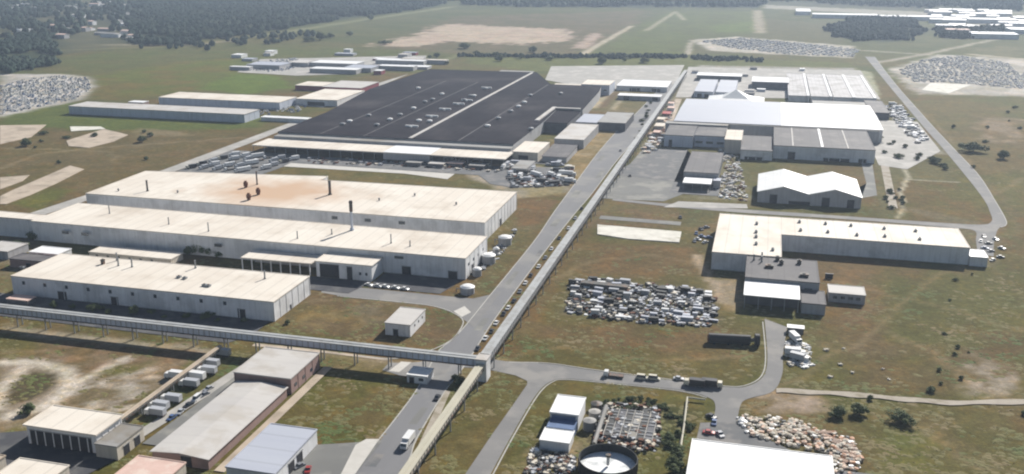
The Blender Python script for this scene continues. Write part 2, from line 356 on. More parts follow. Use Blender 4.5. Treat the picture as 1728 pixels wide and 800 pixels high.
zone([(1020,155),(1048,155),(1020,182),(1000,182)], (.15,.10,.08), 5, 4, .8)
track([(1030,152),(1000,182)], 8, (.48,.44,.33), 2, .8); track([(1058,152),(1035,185)], 6, (.42,.38,.28), 2, .8)
# middle right
zone([(1008,335),(1175,345),(1165,385),(985,385)], (.165,.125,.09), 4, 4, .95, col2=(.14,.125,.07), wild=12)
zone([(880,590),(998,395),(1180,405),(1215,480),(1235,530),(1290,560),(1285,615),(1265,642),(1150,640),(855,612)], (.12,.11,.045), 5, 4, .97)
zone([(990,410),(1170,415),(1195,460),(1100,470),(960,465)], (.16,.11,.065), 10, 14, .9, col2=(.14,.105,.06), wild=15)
zone([(962,478),(1000,468),(1080,478),(1165,484),(1210,500),(1210,548),(1100,548),(950,530)], (.10,.10,.09), 3, 3, .85, col2=(.16,.15,.12), wild=6)
zone([(900,545),(1200,555),(1270,575),(1250,605),(1000,590),(890,575)], (.165,.115,.075), 10, 14, .85, col2=(.14,.11,.06), wild=12)
zone([(1150,345),(1210,350),(1205,375),(1170,385),(1150,380)], (.12,.12,.06), 4, 3, .9)
zone([(1010,375),(1000,395),(1050,402),(1010,405)], (.08,.10,.035), 3, 3, .9)
track([(1175,430),(1192,465),(1215,485),(1222,510)], 5, (.42,.34,.25), 4, .95)
zone([(1195,470),(1250,470),(1252,515),(1225,525),(1205,500)], (.34,.28,.21), 5, 5, .8)
zone([(1370,440),(1540,455),(1728,440),(1728,660),(1500,668),(1320,655),(1330,560),(1460,510)], (.125,.11,.055), 8, 10, .95, col2=(.145,.105,.065), wild=35)
zone([(1370,440),(1500,450),(1520,520),(1460,560),(1400,540),(1460,510)], (.165,.12,.08), 10, 16, .85)
zone([(1500,480),(1728,430),(1728,560),(1560,600),(1480,560)], (.105,.115,.04), 15, 25, .8)
zone([(1340,580),(1400,560),(1420,640),(1330,650)], (.12,.125,.045), 6, 8, .8)
zone([(1370,575),(1480,570),(1500,600),(1380,610)], (.17,.135,.105), 6, 12, .5, patch=8)
zone([(1520,170),(1728,165),(1728,440),(1700,400),(1698,370),(1610,250)], (.115,.12,.05), 8, 10, .95, col2=(.15,.125,.065), wild=35)
zone([(1640,195),(1728,200),(1728,250),(1665,240)], (.18,.14,.10), 10, 14, .75, col2=(.3,.24,.19), wild=15)
zone([(1585,300),(1728,290),(1728,420),(1700,385)], (.12,.13,.045), 10, 12, .7)
zone([(1660,300),(1728,360),(1728,420),(1700,360)], (.17,.135,.11), 8, 10, .6)
zone([(1480,240),(1590,268),(1612,308),(1530,300),(1500,330),(1520,372),(1480,365)], (.14,.14,.08), 4, 5, .9)
zone([(1528,306),(1615,310),(1660,376),(1520,370)], (.15,.115,.055), 3, 2, 1, col2=(.125,.12,.045), wild=15)
zone([(1530,272),(1590,276),(1612,304),(1545,300)], (.13,.125,.06), 3, 2, 1)
track([(1524,275),(1532,298),(1520,325),(1522,350),(1518,368)], 3, (.5,.47,.38), 2, .9)
track([(1532,303),(1614,308)], 3, (.4,.37,.3), 1, .8)
zone([(1505,345),(1660,375),(1690,400),(1680,455),(1640,430),(1600,380)], (.17,.155,.13), 4, 3, .7)
zone([(1640,600),(1700,620),(1728,640),(1728,675),(1640,672)], (.40,.35,.30), 6, 10, .85, patch=6)
zone([(1240,660),(1330,662),(1410,680),(1390,700),(1260,700)], (.40,.32,.26), 5, 6, .85, col2=(.2,.15,.10), wild=8)
zone([(1245,668),(1270,672),(1275,698),(1235,702)], (.13,.115,.06), 3, 2, .9)
zone([(1240,700),(1420,690),(1480,740),(1500,800),(1440,800)], (.15,.115,.065), 6, 8, .8)
zone([(1400,690),(1728,690),(1728,800),(1470,800)], (.12,.115,.05), 10, 12, .9, col2=(.145,.12,.065), wild=18)
zone([(1480,730),(1570,725),(1600,790),(1500,800)], (.115,.14,.045), 8, 12, .7)
track([(1560,720),(1640,760),(1700,800)], 4, (.2,.16,.11), 6, .5)
zone([(1120,260),(1240,270),(1275,340),(1130,335)], (.24,.235,.205), 6, 4, .8, col2=(.17,.165,.10), wild=12)
zone([(1180,110),(1440,115),(1480,165),(1140,165)], (.36,.36,.35), 8, 4, .95)
zone([(1445,118),(1470,122),(1485,160),(1470,160)], (.40,.42,.32), 4, 3, .9)
zone([(1090,160),(1150,165),(1130,215),(1085,240),(1075,260),(1110,250)], (.30,.27,.24), 5, 4, .8, col2=(.2,.2,.15), wild=8)
zone([(1480,215),(1560,225),(1600,262),(1480,250)], (.30,.30,.26), 5, 4, .8)
# foreground
zone([(0,540),(370,590),(395,598),(230,700),(190,730),(90,690),(0,755)], (.19,.155,.12), 6, 8, .97, col2=(.135,.11,.08), wild=9)
zone([(0,555),(60,562),(70,600),(0,605)], (.12,.12,.045), 6, 8, .8)
zone([(100,572),(370,600),(300,645),(220,630),(90,605)], (.24,.17,.13), 8, 12, .85, patch=9)
zone([(0,548),(370,590),(350,598),(0,562)], (.36,.32,.25), 3, 3, .8)
zone([(535,600),(560,596),(820,622),(810,640),(545,618)], (.34,.28,.20), 3, 3, .8)
zone([(0,600),(75,608),(130,622),(135,660),(60,720),(0,740)], (.30,.25,.20), 5, 4, .8)
track([(0,612),(60,612),(110,625),(118,650),(80,685),(20,700)], 6, (.60,.55,.49), 1.5, 1)
track([(0,690),(8,650),(40,622)], 5, (.58,.53,.47), 1.5, 1)
track([(20,705),(90,678),(140,640),(210,605)], 5, (.60,.55,.49), 1.5, 1)
zone([(12,662),(22,642),(60,628),(98,630),(97,648),(60,674),(14,684)], (.10,.09,.072), 1.5, 1, 1)
zone([(120,650),(230,618),(300,640),(210,700),(140,690)], (.46,.42,.375), 3, 8, .9, patch=5)
zone([(150,632),(200,612),(260,612),(210,632)], (.12,.125,.045), 4, 4, .9)
zone([(0,735),(25,715),(45,735),(20,765),(0,770)], (.16,.15,.05), 4, 4, .8)
zone([(220,690),(290,640),(330,600),(395,592),(420,600),(395,625),(260,710)], (.13,.14,.075), 3, 3, .9)
zone([(470,700),(548,622),(705,650),(700,690),(645,742),(560,750),(540,748)], (.105,.11,.035), 3, 3, 1, col2=(.135,.115,.05), wild=11)
zone([(620,655),(700,655),(690,690),(640,735),(600,700)], (.15,.12,.07), 6, 8, .7)
zone([(535,600),(820,625),(790,650),(540,625)], (.21,.17,.12), 5, 5, .9, col2=(.16,.145,.08), wild=8)
zone([(735,660),(800,640),(800,660),(745,745),(698,800),(690,800)], (.11,.115,.045), 3, 2, 1)
zone([(832,628),(890,632),(912,655),(870,745),(845,800),(715,800),(780,690)], (.115,.11,.045), 4, 3, 1, col2=(.13,.11,.05), wild=10)
zone([(745,770),(790,735),(850,745),(840,775)], (.2,.175,.10), 5, 5, .6, patch=5)
zone([(962,655),(1010,646),(1160,665),(1192,690),(1170,800),(880,800),(925,735)], (.115,.12,.04), 4, 3, 1, col2=(.14,.12,.05), wild=12)
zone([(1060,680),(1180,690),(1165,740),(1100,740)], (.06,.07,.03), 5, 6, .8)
zone([(880,760),(1000,740),(1000,800),(870,800)], (.30,.25,.18), 4, 5, .7, patch=5)
zone([(960,690),(1110,690),(1105,760),(985,765)], (.13,.125,.10), 4, 3, .9)
zone([(820,600),(870,605),(850,622),(815,625)], (.22,.21,.14), 3, 2, .9)
for pts, wd, al in (([(1500,560),(1580,600),(1640,650),(1728,690)], 3.2, .6), ([(1320,655),(1400,600),(1480,560),(1560,480),(1640,440)], 3.2, .45), ([(870,600),(960,590),(1100,610),(1260,600)], 3.2, .45), ([(935,470),(1000,440),(1100,430),(1190,450)], 3.2, .45),
    ([(1480,700),(1560,730),(1660,790)], 3.2, .6), ([(530,510),(640,505),(760,520)], 3.5, .5), ([(1728,300),(1680,330),(1650,300),(1600,230),(1540,175)], 4, .45), ([(1728,560),(1600,520),(1500,500),(1400,470)], 3.2, .45), ([(0,590),(120,600),(260,620)], 3.2, .6), ([(60,740),(120,690),(220,640),(340,600)], 3, .7)): track(pts, wd, (.27,.22,.16), 5, al)
ff = np.clip((gy-850)/500, 0, 1)[:, None]
br = np.clip((soil.max(1)-.17)/.12, 0, 1)[:, None]      # bare pale earth keeps its own hue, grass is warmer
tint = (np.array((.99, .91, .66))*(1-ff)+np.array((1.02, 1.06, .74))*ff)*(1-br)+np.array((1.0, .98, .98))*br
soil = np.clip(soil*tint, .01, .8)
nx, ny = len(xs), len(ys)
gz = (fbm(gx/40, gy/40, 8)-.5)*.0
me = bpy.data.meshes.new('ground'); me.vertices.add(nx*ny)
me.vertices.foreach_set('co', np.stack([gx, gy, gz], 1).ravel().astype(np.float32))
ii = (np.arange(ny-1)[:, None]*nx+np.arange(nx-1)[None, :]).ravel()
q = np.stack([ii, ii+1, ii+1+nx, ii+nx], 1).ravel()
me.loops.add(len(q)); me.loops.foreach_set('vertex_index', q.astype(np.int32))
me.polygons.add(len(ii)); me.polygons.foreach_set('loop_start', (np.arange(len(ii))*4).astype(np.int32))
me.update(calc_edges=True)
at_ = me.color_attributes.new('soil', 'FLOAT_COLOR', 'POINT')
at_.data.foreach_set('color', np.concatenate([soil, np.ones((len(soil), 1))], 1).ravel().astype(np.float32))
me.materials.append(M['ground'])
gro = bpy.data.objects.new('ground', me); COL.objects.link(gro); gro['kind'] = 'structure'

# ------------------------------------------------------------------ roads and paved sheets
ZL = [0.02]
def smooth(pts, n=6):
    out = []; N = len(pts)
    for i in range(N-1):
        p0 = pts[max(i-1, 0)]; p1 = pts[i]; p2 = pts[i+1]; p3 = pts[min(i+2, N-1)]
        for k in range(n):
            t = k/n
            out.append(tuple(.5*((2*p1[j])+(-p0[j]+p2[j])*t+(2*p0[j]-5*p1[j]+4*p2[j]-p3[j])*t*t+(-p0[j]+3*p1[j]-3*p2[j]+p3[j])*t**3) for j in (0, 1)))
    out.append(pts[-1]); return out
def sheet(name, poly, m, world=True):
    ZL[0] += .006; z = ZL[0]
    poly = poly if world else [at(*p) for p in poly]
    b = MB(); b.add([(x, y, z) for x, y in poly], [tuple(range(len(poly)))], m)
    import bmesh
    me_ = b.mesh(name); bmx = bmesh.new(); bmx.from_mesh(me_); bmesh.ops.triangulate(bmx, faces=bmx.faces[:])
    for f in bmx.faces:
        if f.normal.z < 0: f.normal_flip()
    bmx.to_mesh(me_); bmx.free()
    o = bpy.data.objects.new(name, me_); COL.objects.link(o); o['kind'] = 'structure'; return o
def kerb(pts, side=1, w=.5, m='kerb'):
    b = MB()
    for (x1, y1), (x2, y2) in zip(pts, pts[1:]):
        L = math.hypot(x2-x1, y2-y1)
        if L < .05: continue
        nxn, nyn = -(y2-y1)/L*w*side, (x2-x1)/L*w*side
        b.prism([(x1, y1), (x2, y2), (x2+nxn, y2+nyn), (x1+nxn, y1+nyn)], 0, .16, m)
    o = b.build('kerb'); o['kind'] = 'structure'; return o
# main avenue
Lft = smooth([(-125, 215), (-124.7, 262), (-123.9, 285), (-124.3, 322), (-126.5, 345), (-128.5, 366), (-126.5, 380), (-125.8, 400), (-125.8, 440), (-125.6, 480), (-125.8, 540), (-128, 600), (-130, 690), (-132, 795), (-131, 902), (-127, 1000), (-124, 1150), (-122, 1290)])
Rgt = smooth([(-107, 215), (-108.5, 270), (-111.5, 290), (-113.8, 328), (-113.5, 345), (-114, 370), (-115.5, 414), (-115.6, 518), (-114.6, 598), (-113, 655), (-112.6, 755), (-110.5, 850), (-109.5, 1000), (-108.5, 1150), (-108.5, 1290)])
sheet('road', Lft+Rgt[::-1], 'asphalt'); kerb(Lft, 1); kerb(Rgt, -1)
for (x0_, y0_, w_, l_) in ((-122, 268, 4, 9), (-118, 300, 3, 14), (-124, 352, 5, 7), (-121, 392, 3.5, 16), (-123.5, 455, 3, 22), (-119, 505, 2.5, 12), (-124, 566, 4, 18), (-126, 640, 5, 20), (-119, 700, 4, 26), (-128, 760, 4, 20)):
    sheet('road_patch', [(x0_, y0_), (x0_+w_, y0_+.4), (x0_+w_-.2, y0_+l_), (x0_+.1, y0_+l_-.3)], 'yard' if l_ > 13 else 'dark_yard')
# west service road, south of the halls
sheet('road', [(-121.5, 395), (-128, 402), (-136, 411), (-150, 417), (-200, 418), (-210, 420), (-215, 432), (-150, 431), (-133, 431), (-125, 440), (-122, 445)], 'asphalt_x')
sheet('road', [(-119, 345), (-119, 368), (-124, 362), (-131, 354), (-138, 350), (-145, 349), (-145, 341), (-136, 338), (-126, 338)], 'asphalt_x')
sheet('pavement', [(-142, 341), (-137.5, 341), (-136, 351.5), (-140.5, 351)], 'pale_concrete')
sheet('pavement', [(-137, 412), (-131, 406), (-128.5, 413), (-134, 420)], 'pale_concrete')
kerb(smooth([(-200, 417.5), (-165, 417.3), (-150, 416.6), (-138, 411.5), (-129, 402.5), (-126.6, 390), (-127, 378), (-131, 367), (-138, 357), (-146, 352.5), (-160, 351.5)]), -1, .6)
sheet('path', smooth([(-210, 350), (-180, 351), (-146, 350.5)])+[(-146, 352.4), (-180, 353.4), (-210, 353)], 'slab')
# east road
sheet('road', smooth([(-98, 361), (-80, 364.5), (-60, 363), (-24, 361.5), (-6, 361), (2, 364), (8, 375), (9.5, 395), (7.8, 440)])+smooth([(18, 432), (16, 400), (15.6, 380), (12, 362), (3, 353), (0, 347), (-1, 330), (-2, 312)])+smooth([(-14, 308), (-10, 330), (-9.5, 344), (-13, 350), (-25, 353.5), (-59, 353), (-70, 352), (-75, 348), (-78, 335), (-79, 300), (-79, 255)])+[(-88, 255)]+smooth([(-86, 300), (-84, 335), (-84, 345), (-88, 352), (-98, 354.5)]), 'asphalt_x')
kerb(smooth([(-96, 361.6), (-80, 365), (-60, 363.5), (-24, 362), (-6, 361.5), (1.6, 364.5), (7.5, 375), (9, 395), (7.3, 436)]), 1)
kerb(smooth([(-13, 349.6), (-25, 353), (-59, 352.5), (-70, 351.5), (-74.5, 348), (-77.5, 335), (-78.5, 300), (-78.5, 265)]), 1)
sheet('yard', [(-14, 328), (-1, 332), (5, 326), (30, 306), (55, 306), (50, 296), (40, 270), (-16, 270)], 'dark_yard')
sheet('road', [(-113.6, 352), (-106, 353.5), (-90, 350), (-84, 346), (-84, 364.5), (-98, 362.5), (-113.8, 364)], 'asphalt_x')
# eastern loop road
O_ = smooth([(160, 1600), (158, 1420), (157, 1250), (158, 1100), (159, 980), (161, 860), (162, 780), (158, 700), (155, 655), (152, 640), (146, 630), (138, 600), (132, 570)])
I_ = smooth([(124, 572), (128, 600), (131, 622), (118, 626), (60, 629), (0, 628), (-40, 630), (-60, 632), (-96, 638)])+[(-96, 643)]+smooth([(-60, 639), (-20, 637), (30, 637), (100, 636), (135, 637), (145, 646), (149, 670), (152, 720), (152, 860), (150, 980), (149, 1100), (148, 1250), (147, 1420), (146, 1600)])
sheet('road', O_+I_, 'asphalt_x')
kerb(O_[:-14], 1)
sheet('road', [(-97, 590), (-45, 588), (-45, 596), (-97, 598)], 'yard')
sheet('yard', [at(1012,335), at(1085,252), at(1125,262), at(1165,300), at(1160,325), at(1120,340)], 'yard')
sheet('path', [at(1483,262), at(1496,262), at(1515,352), at(1500,352)], 'dirt_path')
sheet('yard', [at(1395,345), at(1480,330), at(1470,262), at(1540,262), at(1480,235), at(1450,262), at(1462,310), at(1450,345)], 'yard')
sheet('path', [at(1145,340), at(1260,345), at(1262,352), at(1120,350)], 'concrete')
# left road beside the halls
sheet('road', [(-462, 480), (-450, 480), (-437, 640), (-436, 760), (-438, 860), (-449, 860), (-449, 760), (-449, 640)], 'concrete')
# apron round black hall
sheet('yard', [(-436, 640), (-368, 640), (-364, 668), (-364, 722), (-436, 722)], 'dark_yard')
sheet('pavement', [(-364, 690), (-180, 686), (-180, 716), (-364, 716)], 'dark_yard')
sheet('pavement', [(-364, 676), (-262, 677), (-225, 668), (-225, 686), (-364, 689)], 'pale_concrete')
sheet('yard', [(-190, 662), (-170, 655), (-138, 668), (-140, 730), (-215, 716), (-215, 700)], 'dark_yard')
sheet('pavement', [(-155, 736), (-180, 736), (-184, 795), (-150, 795)], 'dark_yard')
sheet('pavement', [at(920,135), at(930,112), at(1155,110), at(1140,142), at(1090,152), at(1000,150)], 'concrete')
sheet('yard', [(-372, 352), (-222, 350), (-216, 360), (-216, 378), (-372, 378)], 'shade_asphalt')  # apron added before the nearest cream hall, painted dark to deepen its shadow
sheet('yard', [(-190, 433), (-151, 433), (-146, 456.5), (-190, 456.5)], 'shade_asphalt')  # added apron, dark colour strengthens the shade below the long hall front
sheet('yard', [(-232, 422), (-196, 422), (-191, 441), (-232, 441)], 'shade_asphalt')  # added apron before the annex, shade painted into its dark colour
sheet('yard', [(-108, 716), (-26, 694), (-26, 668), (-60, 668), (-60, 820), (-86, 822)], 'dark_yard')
sheet('pavement', [at(1162,113), at(1452,119), at(1486,168), at(1140,164)], 'concrete')
sheet('pavement', [(104.5, 1015), (104.5, 890), (92, 870), (92, 800), (112, 790), (148, 870), (148, 1015)], 'concrete')
sheet('pavement', [(-97, 870), (-83, 870), (-90, 1100), (-97, 1100)], 'slab')
sheet('pavement', [at(400,122), at(440,100), at(720,94), at(716,106), at(600,125), at(500,128)], 'concrete')
sheet('pavement', [at(480,176), at(560,165), at(640,140), at(690,125), at(600,163), at(545,182)], 'concrete')
# foreground left yards
sheet('path', [(-212, 262), (-207, 262), (-198, 330), (-204, 330)], 'concrete')
sheet('yard', [(-204, 262), (-193, 262), (-195.5, 330), (-200, 333)], 'yard')
sheet('yard', [(-245, 262), (-260, 255), (-262, 235), (-210, 235), (-206, 250)], 'shade_asphalt')  # added depot apron, its dark colour paints in a deeper shadow
sheet('yard', [at(530,752), at(645,745), at(600,800), at(500,830), at(455,800)], 'yard')
sheet('pavement', [at(600,752), at(618,742), at(640,742), at(592,812), at(570,812)], 'pale_concrete')
sheet('path', [(-169.5, 252), (-165.5, 252), (-166, 338), (-169.8, 338)], 'slab')
sheet('path', [at(700,765), at(735,690), at(752,660), at(760,662), at(722,750), at(706,800)], 'dirt_path')
# concrete pads of cleared sheds, left
def pad(pts, m='slab', h=.35):
    b = MB(); b.prism([at(*p) for p in pts], -.1, h, m); o = b.build('concrete_pad'); o['kind'] = 'structure'
pad([(0,212),(78,211),(52,232),(0,244)]); pad([(112,238),(175,218),(216,228),(190,240),(150,250),(116,247)]); pad([(118,214),(170,214),(178,218),(120,222)], 'slab_white')
pad([(0,300),(50,296),(38,306),(0,320)]); pad([(20,322),(95,290),(118,280),(142,286),(95,310),(50,330),(10,345),(0,345),(0,332)])
pad([(1008,380),(1150,392),(1146,410),(1060,404),(1008,396)], 'slab_white', .5)
pad([(1555,152),(1570,140),(1640,143),(1600,158)], 'slab_white', .2)
# dirt path on the right
pth = smooth([at(*p) for p in ((1310,660),(1400,664),(1500,672),(1600,680),(1728,679),(1900,680))])
sheet('path', [(x, y+2.0+.5*math.sin(i*.9)) for i, (x, y) in enumerate(pth)]+[(x, y-2.0+.6*math.sin(i*1.3)) for i, (x, y) in reversed(list(enumerate(pth)))], 'dirt_path')
# ------------------------------------------------------------------ buildings
def opening(par, name, x, y, w_, z0, z1, side, m='opening'):
    b = MB(); e = .12
    if side in 'SN':
        s = -1 if side == 'S' else 1
        b.box(x-w_/2, x+w_/2, min(y, y+s*e), max(y, y+s*e), z0, z1, m)
        if name == 'door': b.box(x-w_/2-.2, x+w_/2+.2, min(y, y+s*.3), max(y, y+s*.3), z1, z1+.25, 'steel')
    else:
        s = -1 if side == 'W' else 1
        b.box(min(x, x+s*e), max(x, x+s*e), y-w_/2, y+w_/2, z0, z1, m)
        if name == 'door': b.box(min(x, x+s*.3), max(x, x+s*.3), y-w_/2-.2, y+w_/2+.2, z1, z1+.25, 'steel')
    return b.build(name, par)
def building(name, label, cat, x0, x1, y0, y1, h, wm='wall_white', rm='cream_roof', kind='flat', rise=1.5, over=.25, doors=(), wins=(), pil=8, fascia=None, poly=None, group=None, n=2):
    cx, cy = (x0+x1)/2, (y0+y1)/2
    T = thing(name, label, cat, (cx, cy, 0), 0, group)
    P = poly or [(x0, y0), (x1, y0), (x1, y1), (x0, y1)]
    P = [(x-cx, y-cy) for x, y in P]; X0, X1, Y0, Y1 = x0-cx, x1-cx, y0-cy, y1-cy
    b = MB(); zt = h-.5 if kind == 'flat' else h
    b.prism(P, 0, zt, wm)
    if pil:
        for i in range(len(P)):
            (ax, ay), (bx_, by) = P[i], P[(i+1) % len(P)]; L = math.hypot(bx_-ax, by-ay); k = int(L/pil)
            if k < 1: continue
            ux, uy = (bx_-ax)/L, (by-ay)/L; nx_, ny_ = uy, -ux
            for j in range(k+1):
                t = L*j/k if k else 0; t = min(max(t, .25), L-.25); px_, py_ = ax+ux*t, ay+uy*t
                b.prism([(px_-ux*.2, py_-uy*.2), (px_+ux*.2, py_+uy*.2), (px_+ux*.2+nx_*.14, py_+uy*.2+ny_*.14), (px_-ux*.2+nx_*.14, py_-uy*.2+ny_*.14)], 0, zt-.02, wm)
        # plinth
    rb = MB()
    def off(poly_, d):
        out = []; N = len(poly_)
        A = sum(poly_[i][0]*poly_[(i+1)%N][1]-poly_[(i+1)%N][0]*poly_[i][1] for i in range(N)); s = 1 if A > 0 else -1
        for i in range(N):
            p, q_, r = poly_[i-1], poly_[i], poly_[(i+1) % N]
            d1 = (q_[0]-p[0], q_[1]-p[1]); d2 = (r[0]-q_[0], r[1]-q_[1]); l1 = math.hypot(*d1); l2 = math.hypot(*d2)
            n1_ = (d1[1]/l1*s, -d1[0]/l1*s); n2_ = (d2[1]/l2*s, -d2[0]/l2*s)
            k_ = 1+n1_[0]*n2_[0]+n1_[1]*n2_[1]
            out.append((q_[0]+(n1_[0]+n2_[0])/k_*d, q_[1]+(n1_[1]+n2_[1])/k_*d))
        return out
    F = fascia or rm
    if kind == 'flat':
        o1 = off(P, over); i1 = off(P, over-.35)
        rb.prism(off(P, over-.36), zt+.004, h-.18, rm)
        N = len(P)
        for i in range(N):   # parapet rim
            j = (i+1) % N; rb.prism([o1[i], o1[j], i1[j], i1[i]], zt+.003, h, F)
    elif kind in ('gx', 'gy'):   # gable(s); ridge along x / along y
        e = over+.35
        prof = []
        A0, A1 = (Y0, Y1) if kind == 'gx' else (X0, X1)
        Wd = (A1-A0)/(n-1 if n > 2 else 1) if False else (A1-A0)
        bays = n-1
        bw = (A1-A0)/bays
        for i in range(bays):
            if i == 0: prof.append((A0-e, h-rise*e/(bw/2)))
            else: prof.append((A0+i*bw, h+.15))
            prof.append((A0+(i+.5)*bw, h+rise))
        prof.append((A1+e, h-rise*e/(bw/2)))
        B0, B1 = (X0-e, X1+e) if kind == 'gx' else (Y0-e, Y1+e)
        vs = []; fs = []
        for dz in (0, .22):
            for bb in (B0, B1):
                for a, z in prof:
                    vs.append((bb, a, z+dz+.01) if kind == 'gx' else (a, bb, z+dz+.01))
        k_ = len(prof)
        for i in range(k_-1):
            fs += [(i, k_+i, k_+i+1, i+1), (2*k_+i, 2*k_+i+1, 3*k_+i+1, 3*k_+i), (i, i+1, 2*k_+i+1, 2*k_+i), (k_+i, 3*k_+i, 3*k_+i+1, k_+i+1)]
        fs += [(0, 2*k_, 3*k_, k_), (k_-1, 2*k_-1, 4*k_-1, 3*k_-1)]
        rb.add(vs, fs, rm)
        for i in range(bays):   # gable ends
            for bb in ((X0, X1) if kind == 'gx' else (Y0, Y1)):
                tri = [(A0+i*bw, h), (A0+(i+1)*bw, h), (A0+(i+.5)*bw, h+rise)]
                for s0, s1 in ((bb-.1, bb+.1),):
                    v_ = [((s, a, z) if kind == 'gx' else (a, s, z)) for s in (s0, s1) for a, z in tri]
                    b.add(v_, [(0, 1, 2), (5, 4, 3), (0, 3, 4, 1), (1, 4, 5, 2), (2, 5, 3, 0)], wm)
    elif kind == 'lx':   # mono pitch rising to the back
        e = over+.3
        vs = [(X0-e, Y0-e, h), (X1+e, Y0-e, h), (X1+e, Y1+e, h+rise), (X0-e, Y1+e, h+rise)]
        vs += [(x, y, z+.25) for x, y, z in vs]
        rb.add([(x, y, z+.05) for x, y, z in vs], [(3, 2, 1, 0), (4, 5, 6, 7), (0, 1, 5, 4), (1, 2, 6, 5), (2, 3, 7, 6), (3, 0, 4, 7)], rm)
        b.add([(X0, Y0, h), (X0, Y1, h), (X0, Y1, h+rise), (X1, Y0, h), (X1, Y1, h), (X1, Y1, h+rise)], [(0, 2, 1), (3, 4, 5), (1, 2, 5, 4), (0, 3, 5, 2)], wm)
    wo = b.build('wall', T); ro = rb.build('roof', T)
    for (side, p, wd, z0, z1, *mm) in doors:
        if side in 'SN': opening(T, 'door', p-cx, Y0 if side == 'S' else Y1, wd, z0, z1, side, *(mm or ['opening']))
        else: opening(T, 'door', X0 if side == 'W' else X1, p-cy, wd, z0, z1, side, *(mm or ['opening']))
    for (side, p0, k, sp, wd, z0, z1) in wins:
        for j in range(k):
            p = p0+j*sp
            if side in 'SN': opening(T, 'window', p-cx, Y0 if side == 'S' else Y1, wd, z0, z1, side, 'glass')
            else: opening(T, 'window', X0 if side == 'W' else X1, p-cy, wd, z0, z1, side, 'glass')
    T['_c'] = (cx, cy, h)
    return T, ro
def roof_part(T, ro, name, x, y, fn):
    """a small fitting on the roof: a sub-part of the roof"""
    cx, cy, h = T['_c']; b = MB(); fn(b, x-cx, y-cy, h-.18); return b.build(name, ro)
def f_stack(r, H, m='steel'):
    def f(b, x, y, z): b.ring(x, y, [(r*1.5, z), (r*1.5, z+.6), (r, z+.8), (r, z+H), (r*1.2, z+H), (r*1.2, z+H+.3)], m, 10)
    return f
def f_unit(a, c, H, m='steel'):
    def f(b, x, y, z):
        b.box(x-a/2, x+a/2, y-c/2, y+c/2, z, z+H*.8, m); b.box(x-a/2-.15, x+a/2+.15, y-c/2-.15, y+c/2+.15, z+H*.8+.002, z+H, m); b.ring(x, y, [(min(a, c)*.3, z+H+.003), (min(a, c)*.3, z+H+.35)], 'dark_metal', 10)
    return f
def f_turb(r, m='steel'):
    def f(b, x, y, z): b.ring(x, y, [(r*.7, z), (r*.7, z+.7), (r, z+.9), (r, z+1.3), (r*.6, z+1.8), (.1, z+1.9)], m, 10)
    return f
# --- two parallel cream factory halls
T, ro = building('factory_hall', 'largest cream-roofed factory hall with rust stained roof, behind its cream twin', 'factory',
    -427, -154, 524, 595, 12, 'wall_white', 'rusty_cream_roof', poly=[(-427,524),(-154,524),(-154,600),(-294,598),(-294,609),(-428,591)],
    doors=[('S', -300, 5, 0, 4.5), ('S', -210, 4, 0, 4), ('E', 560, 5, 0, 4.5)], wins=[('S', -250, 3, 22, 4, 7, 9)], pil=7)
# rust stained roofing sheets
cx, cy, h = T['_c']; b = MB(); z = h-.175

for (px, py) in ((415,316),(420,337),(436,328)):
    x, y = at(px, py, 12); roof_part(T, ro, 'roof_extractor', x, min(max(y, 526), 590), lambda b, x, y, z: (b.ring(x, y, [(1.1, z), (1.1, z+1.2), (1.5, z+1.3), (1.5, z+3.6), (.9, z+3.8), (.9, z+4.6)], 'rust', 12)))
for (px, py, r, H) in ((434,311,.5,9),(557,328,.9,9),(249,322,.6,7)):
    x, y = at(px, py, 12); roof_part(T, ro, 'roof_chimney', x, y, f_stack(r, H, 'dark_metal'))
for (px, py) in ((700,330),(770,345),(640,338),(300,325),(200,322)):
    x, y = at(px, py, 12); roof_part(T, ro, 'roof_vent', x, y, f_turb(.7))
T, ro = building('factory_hall', 'long cream-roofed factory hall with a tall flue, just in front of the largest one', 'factory',
    -415, -145, 457, 500, 12, 'wall_white', 'cream_roof', poly=[(-450,462),(-415,462),(-415,459.5),(-145,457),(-145,498),(-415,502),(-415,473),(-450,473)],
    doors=[('E', 470, 4, 0, 4.5), ('S', -178, 5, 0, 4.5), ('E', 488, 4, 0, 4), ('S', -152, 5, 0, 4)], wins=[('S', -390, 2, 13, 4.5, 6.5, 8.2), ('S', -290, 1, 10, 4.5, 6.5, 8.2), ('S', -182, 1, 8, 5, 8.6, 10), ('E', 463, 4, 9, 2, 6, 7.5)], pil=7)
x, y = at(594, 388, 12)
def bigflue(b, x, y, z): b.ring(x, y, [(1.2, z), (1.2, z+1), (.75, z+1.5), (.7, z+11)], 'wall_blue', 12); b.ring(x, y, [(.72, z+11.01), (1.0, z+11.3), (1.0, z+16), (1.2, z+16.5), (.9, z+17.5)], 'dark_metal', 12)
roof_part(T, ro, 'roof_chimney', x, y, bigflue)
for (px, py, H) in ((185,360,5),(285,378,4),(352,390,5),(502,402,4),(660,410,5),(692,415,3),(560,395,3)):
    x, y = at(px, py, 12); roof_part(T, ro, 'roof_chimney', x, y, f_stack(.32, H))
T, ro = building('factory_hall', 'wide cream-roofed hall nearest the elevated gallery, in the lower left', 'factory',
    -359, -214, 378.5, 416, 10, 'wall_white', 'cream_roof', doors=[('S', -231, 4, 0, 4.5), ('S', -300, 4, 0, 4), ('S', -330, 5, 0, 4), ('E', 395, 1.4, 0, 2.4)], wins=[('S', -352, 10, 12.5, 1.6, 5.8, 7.6)], pil=6)
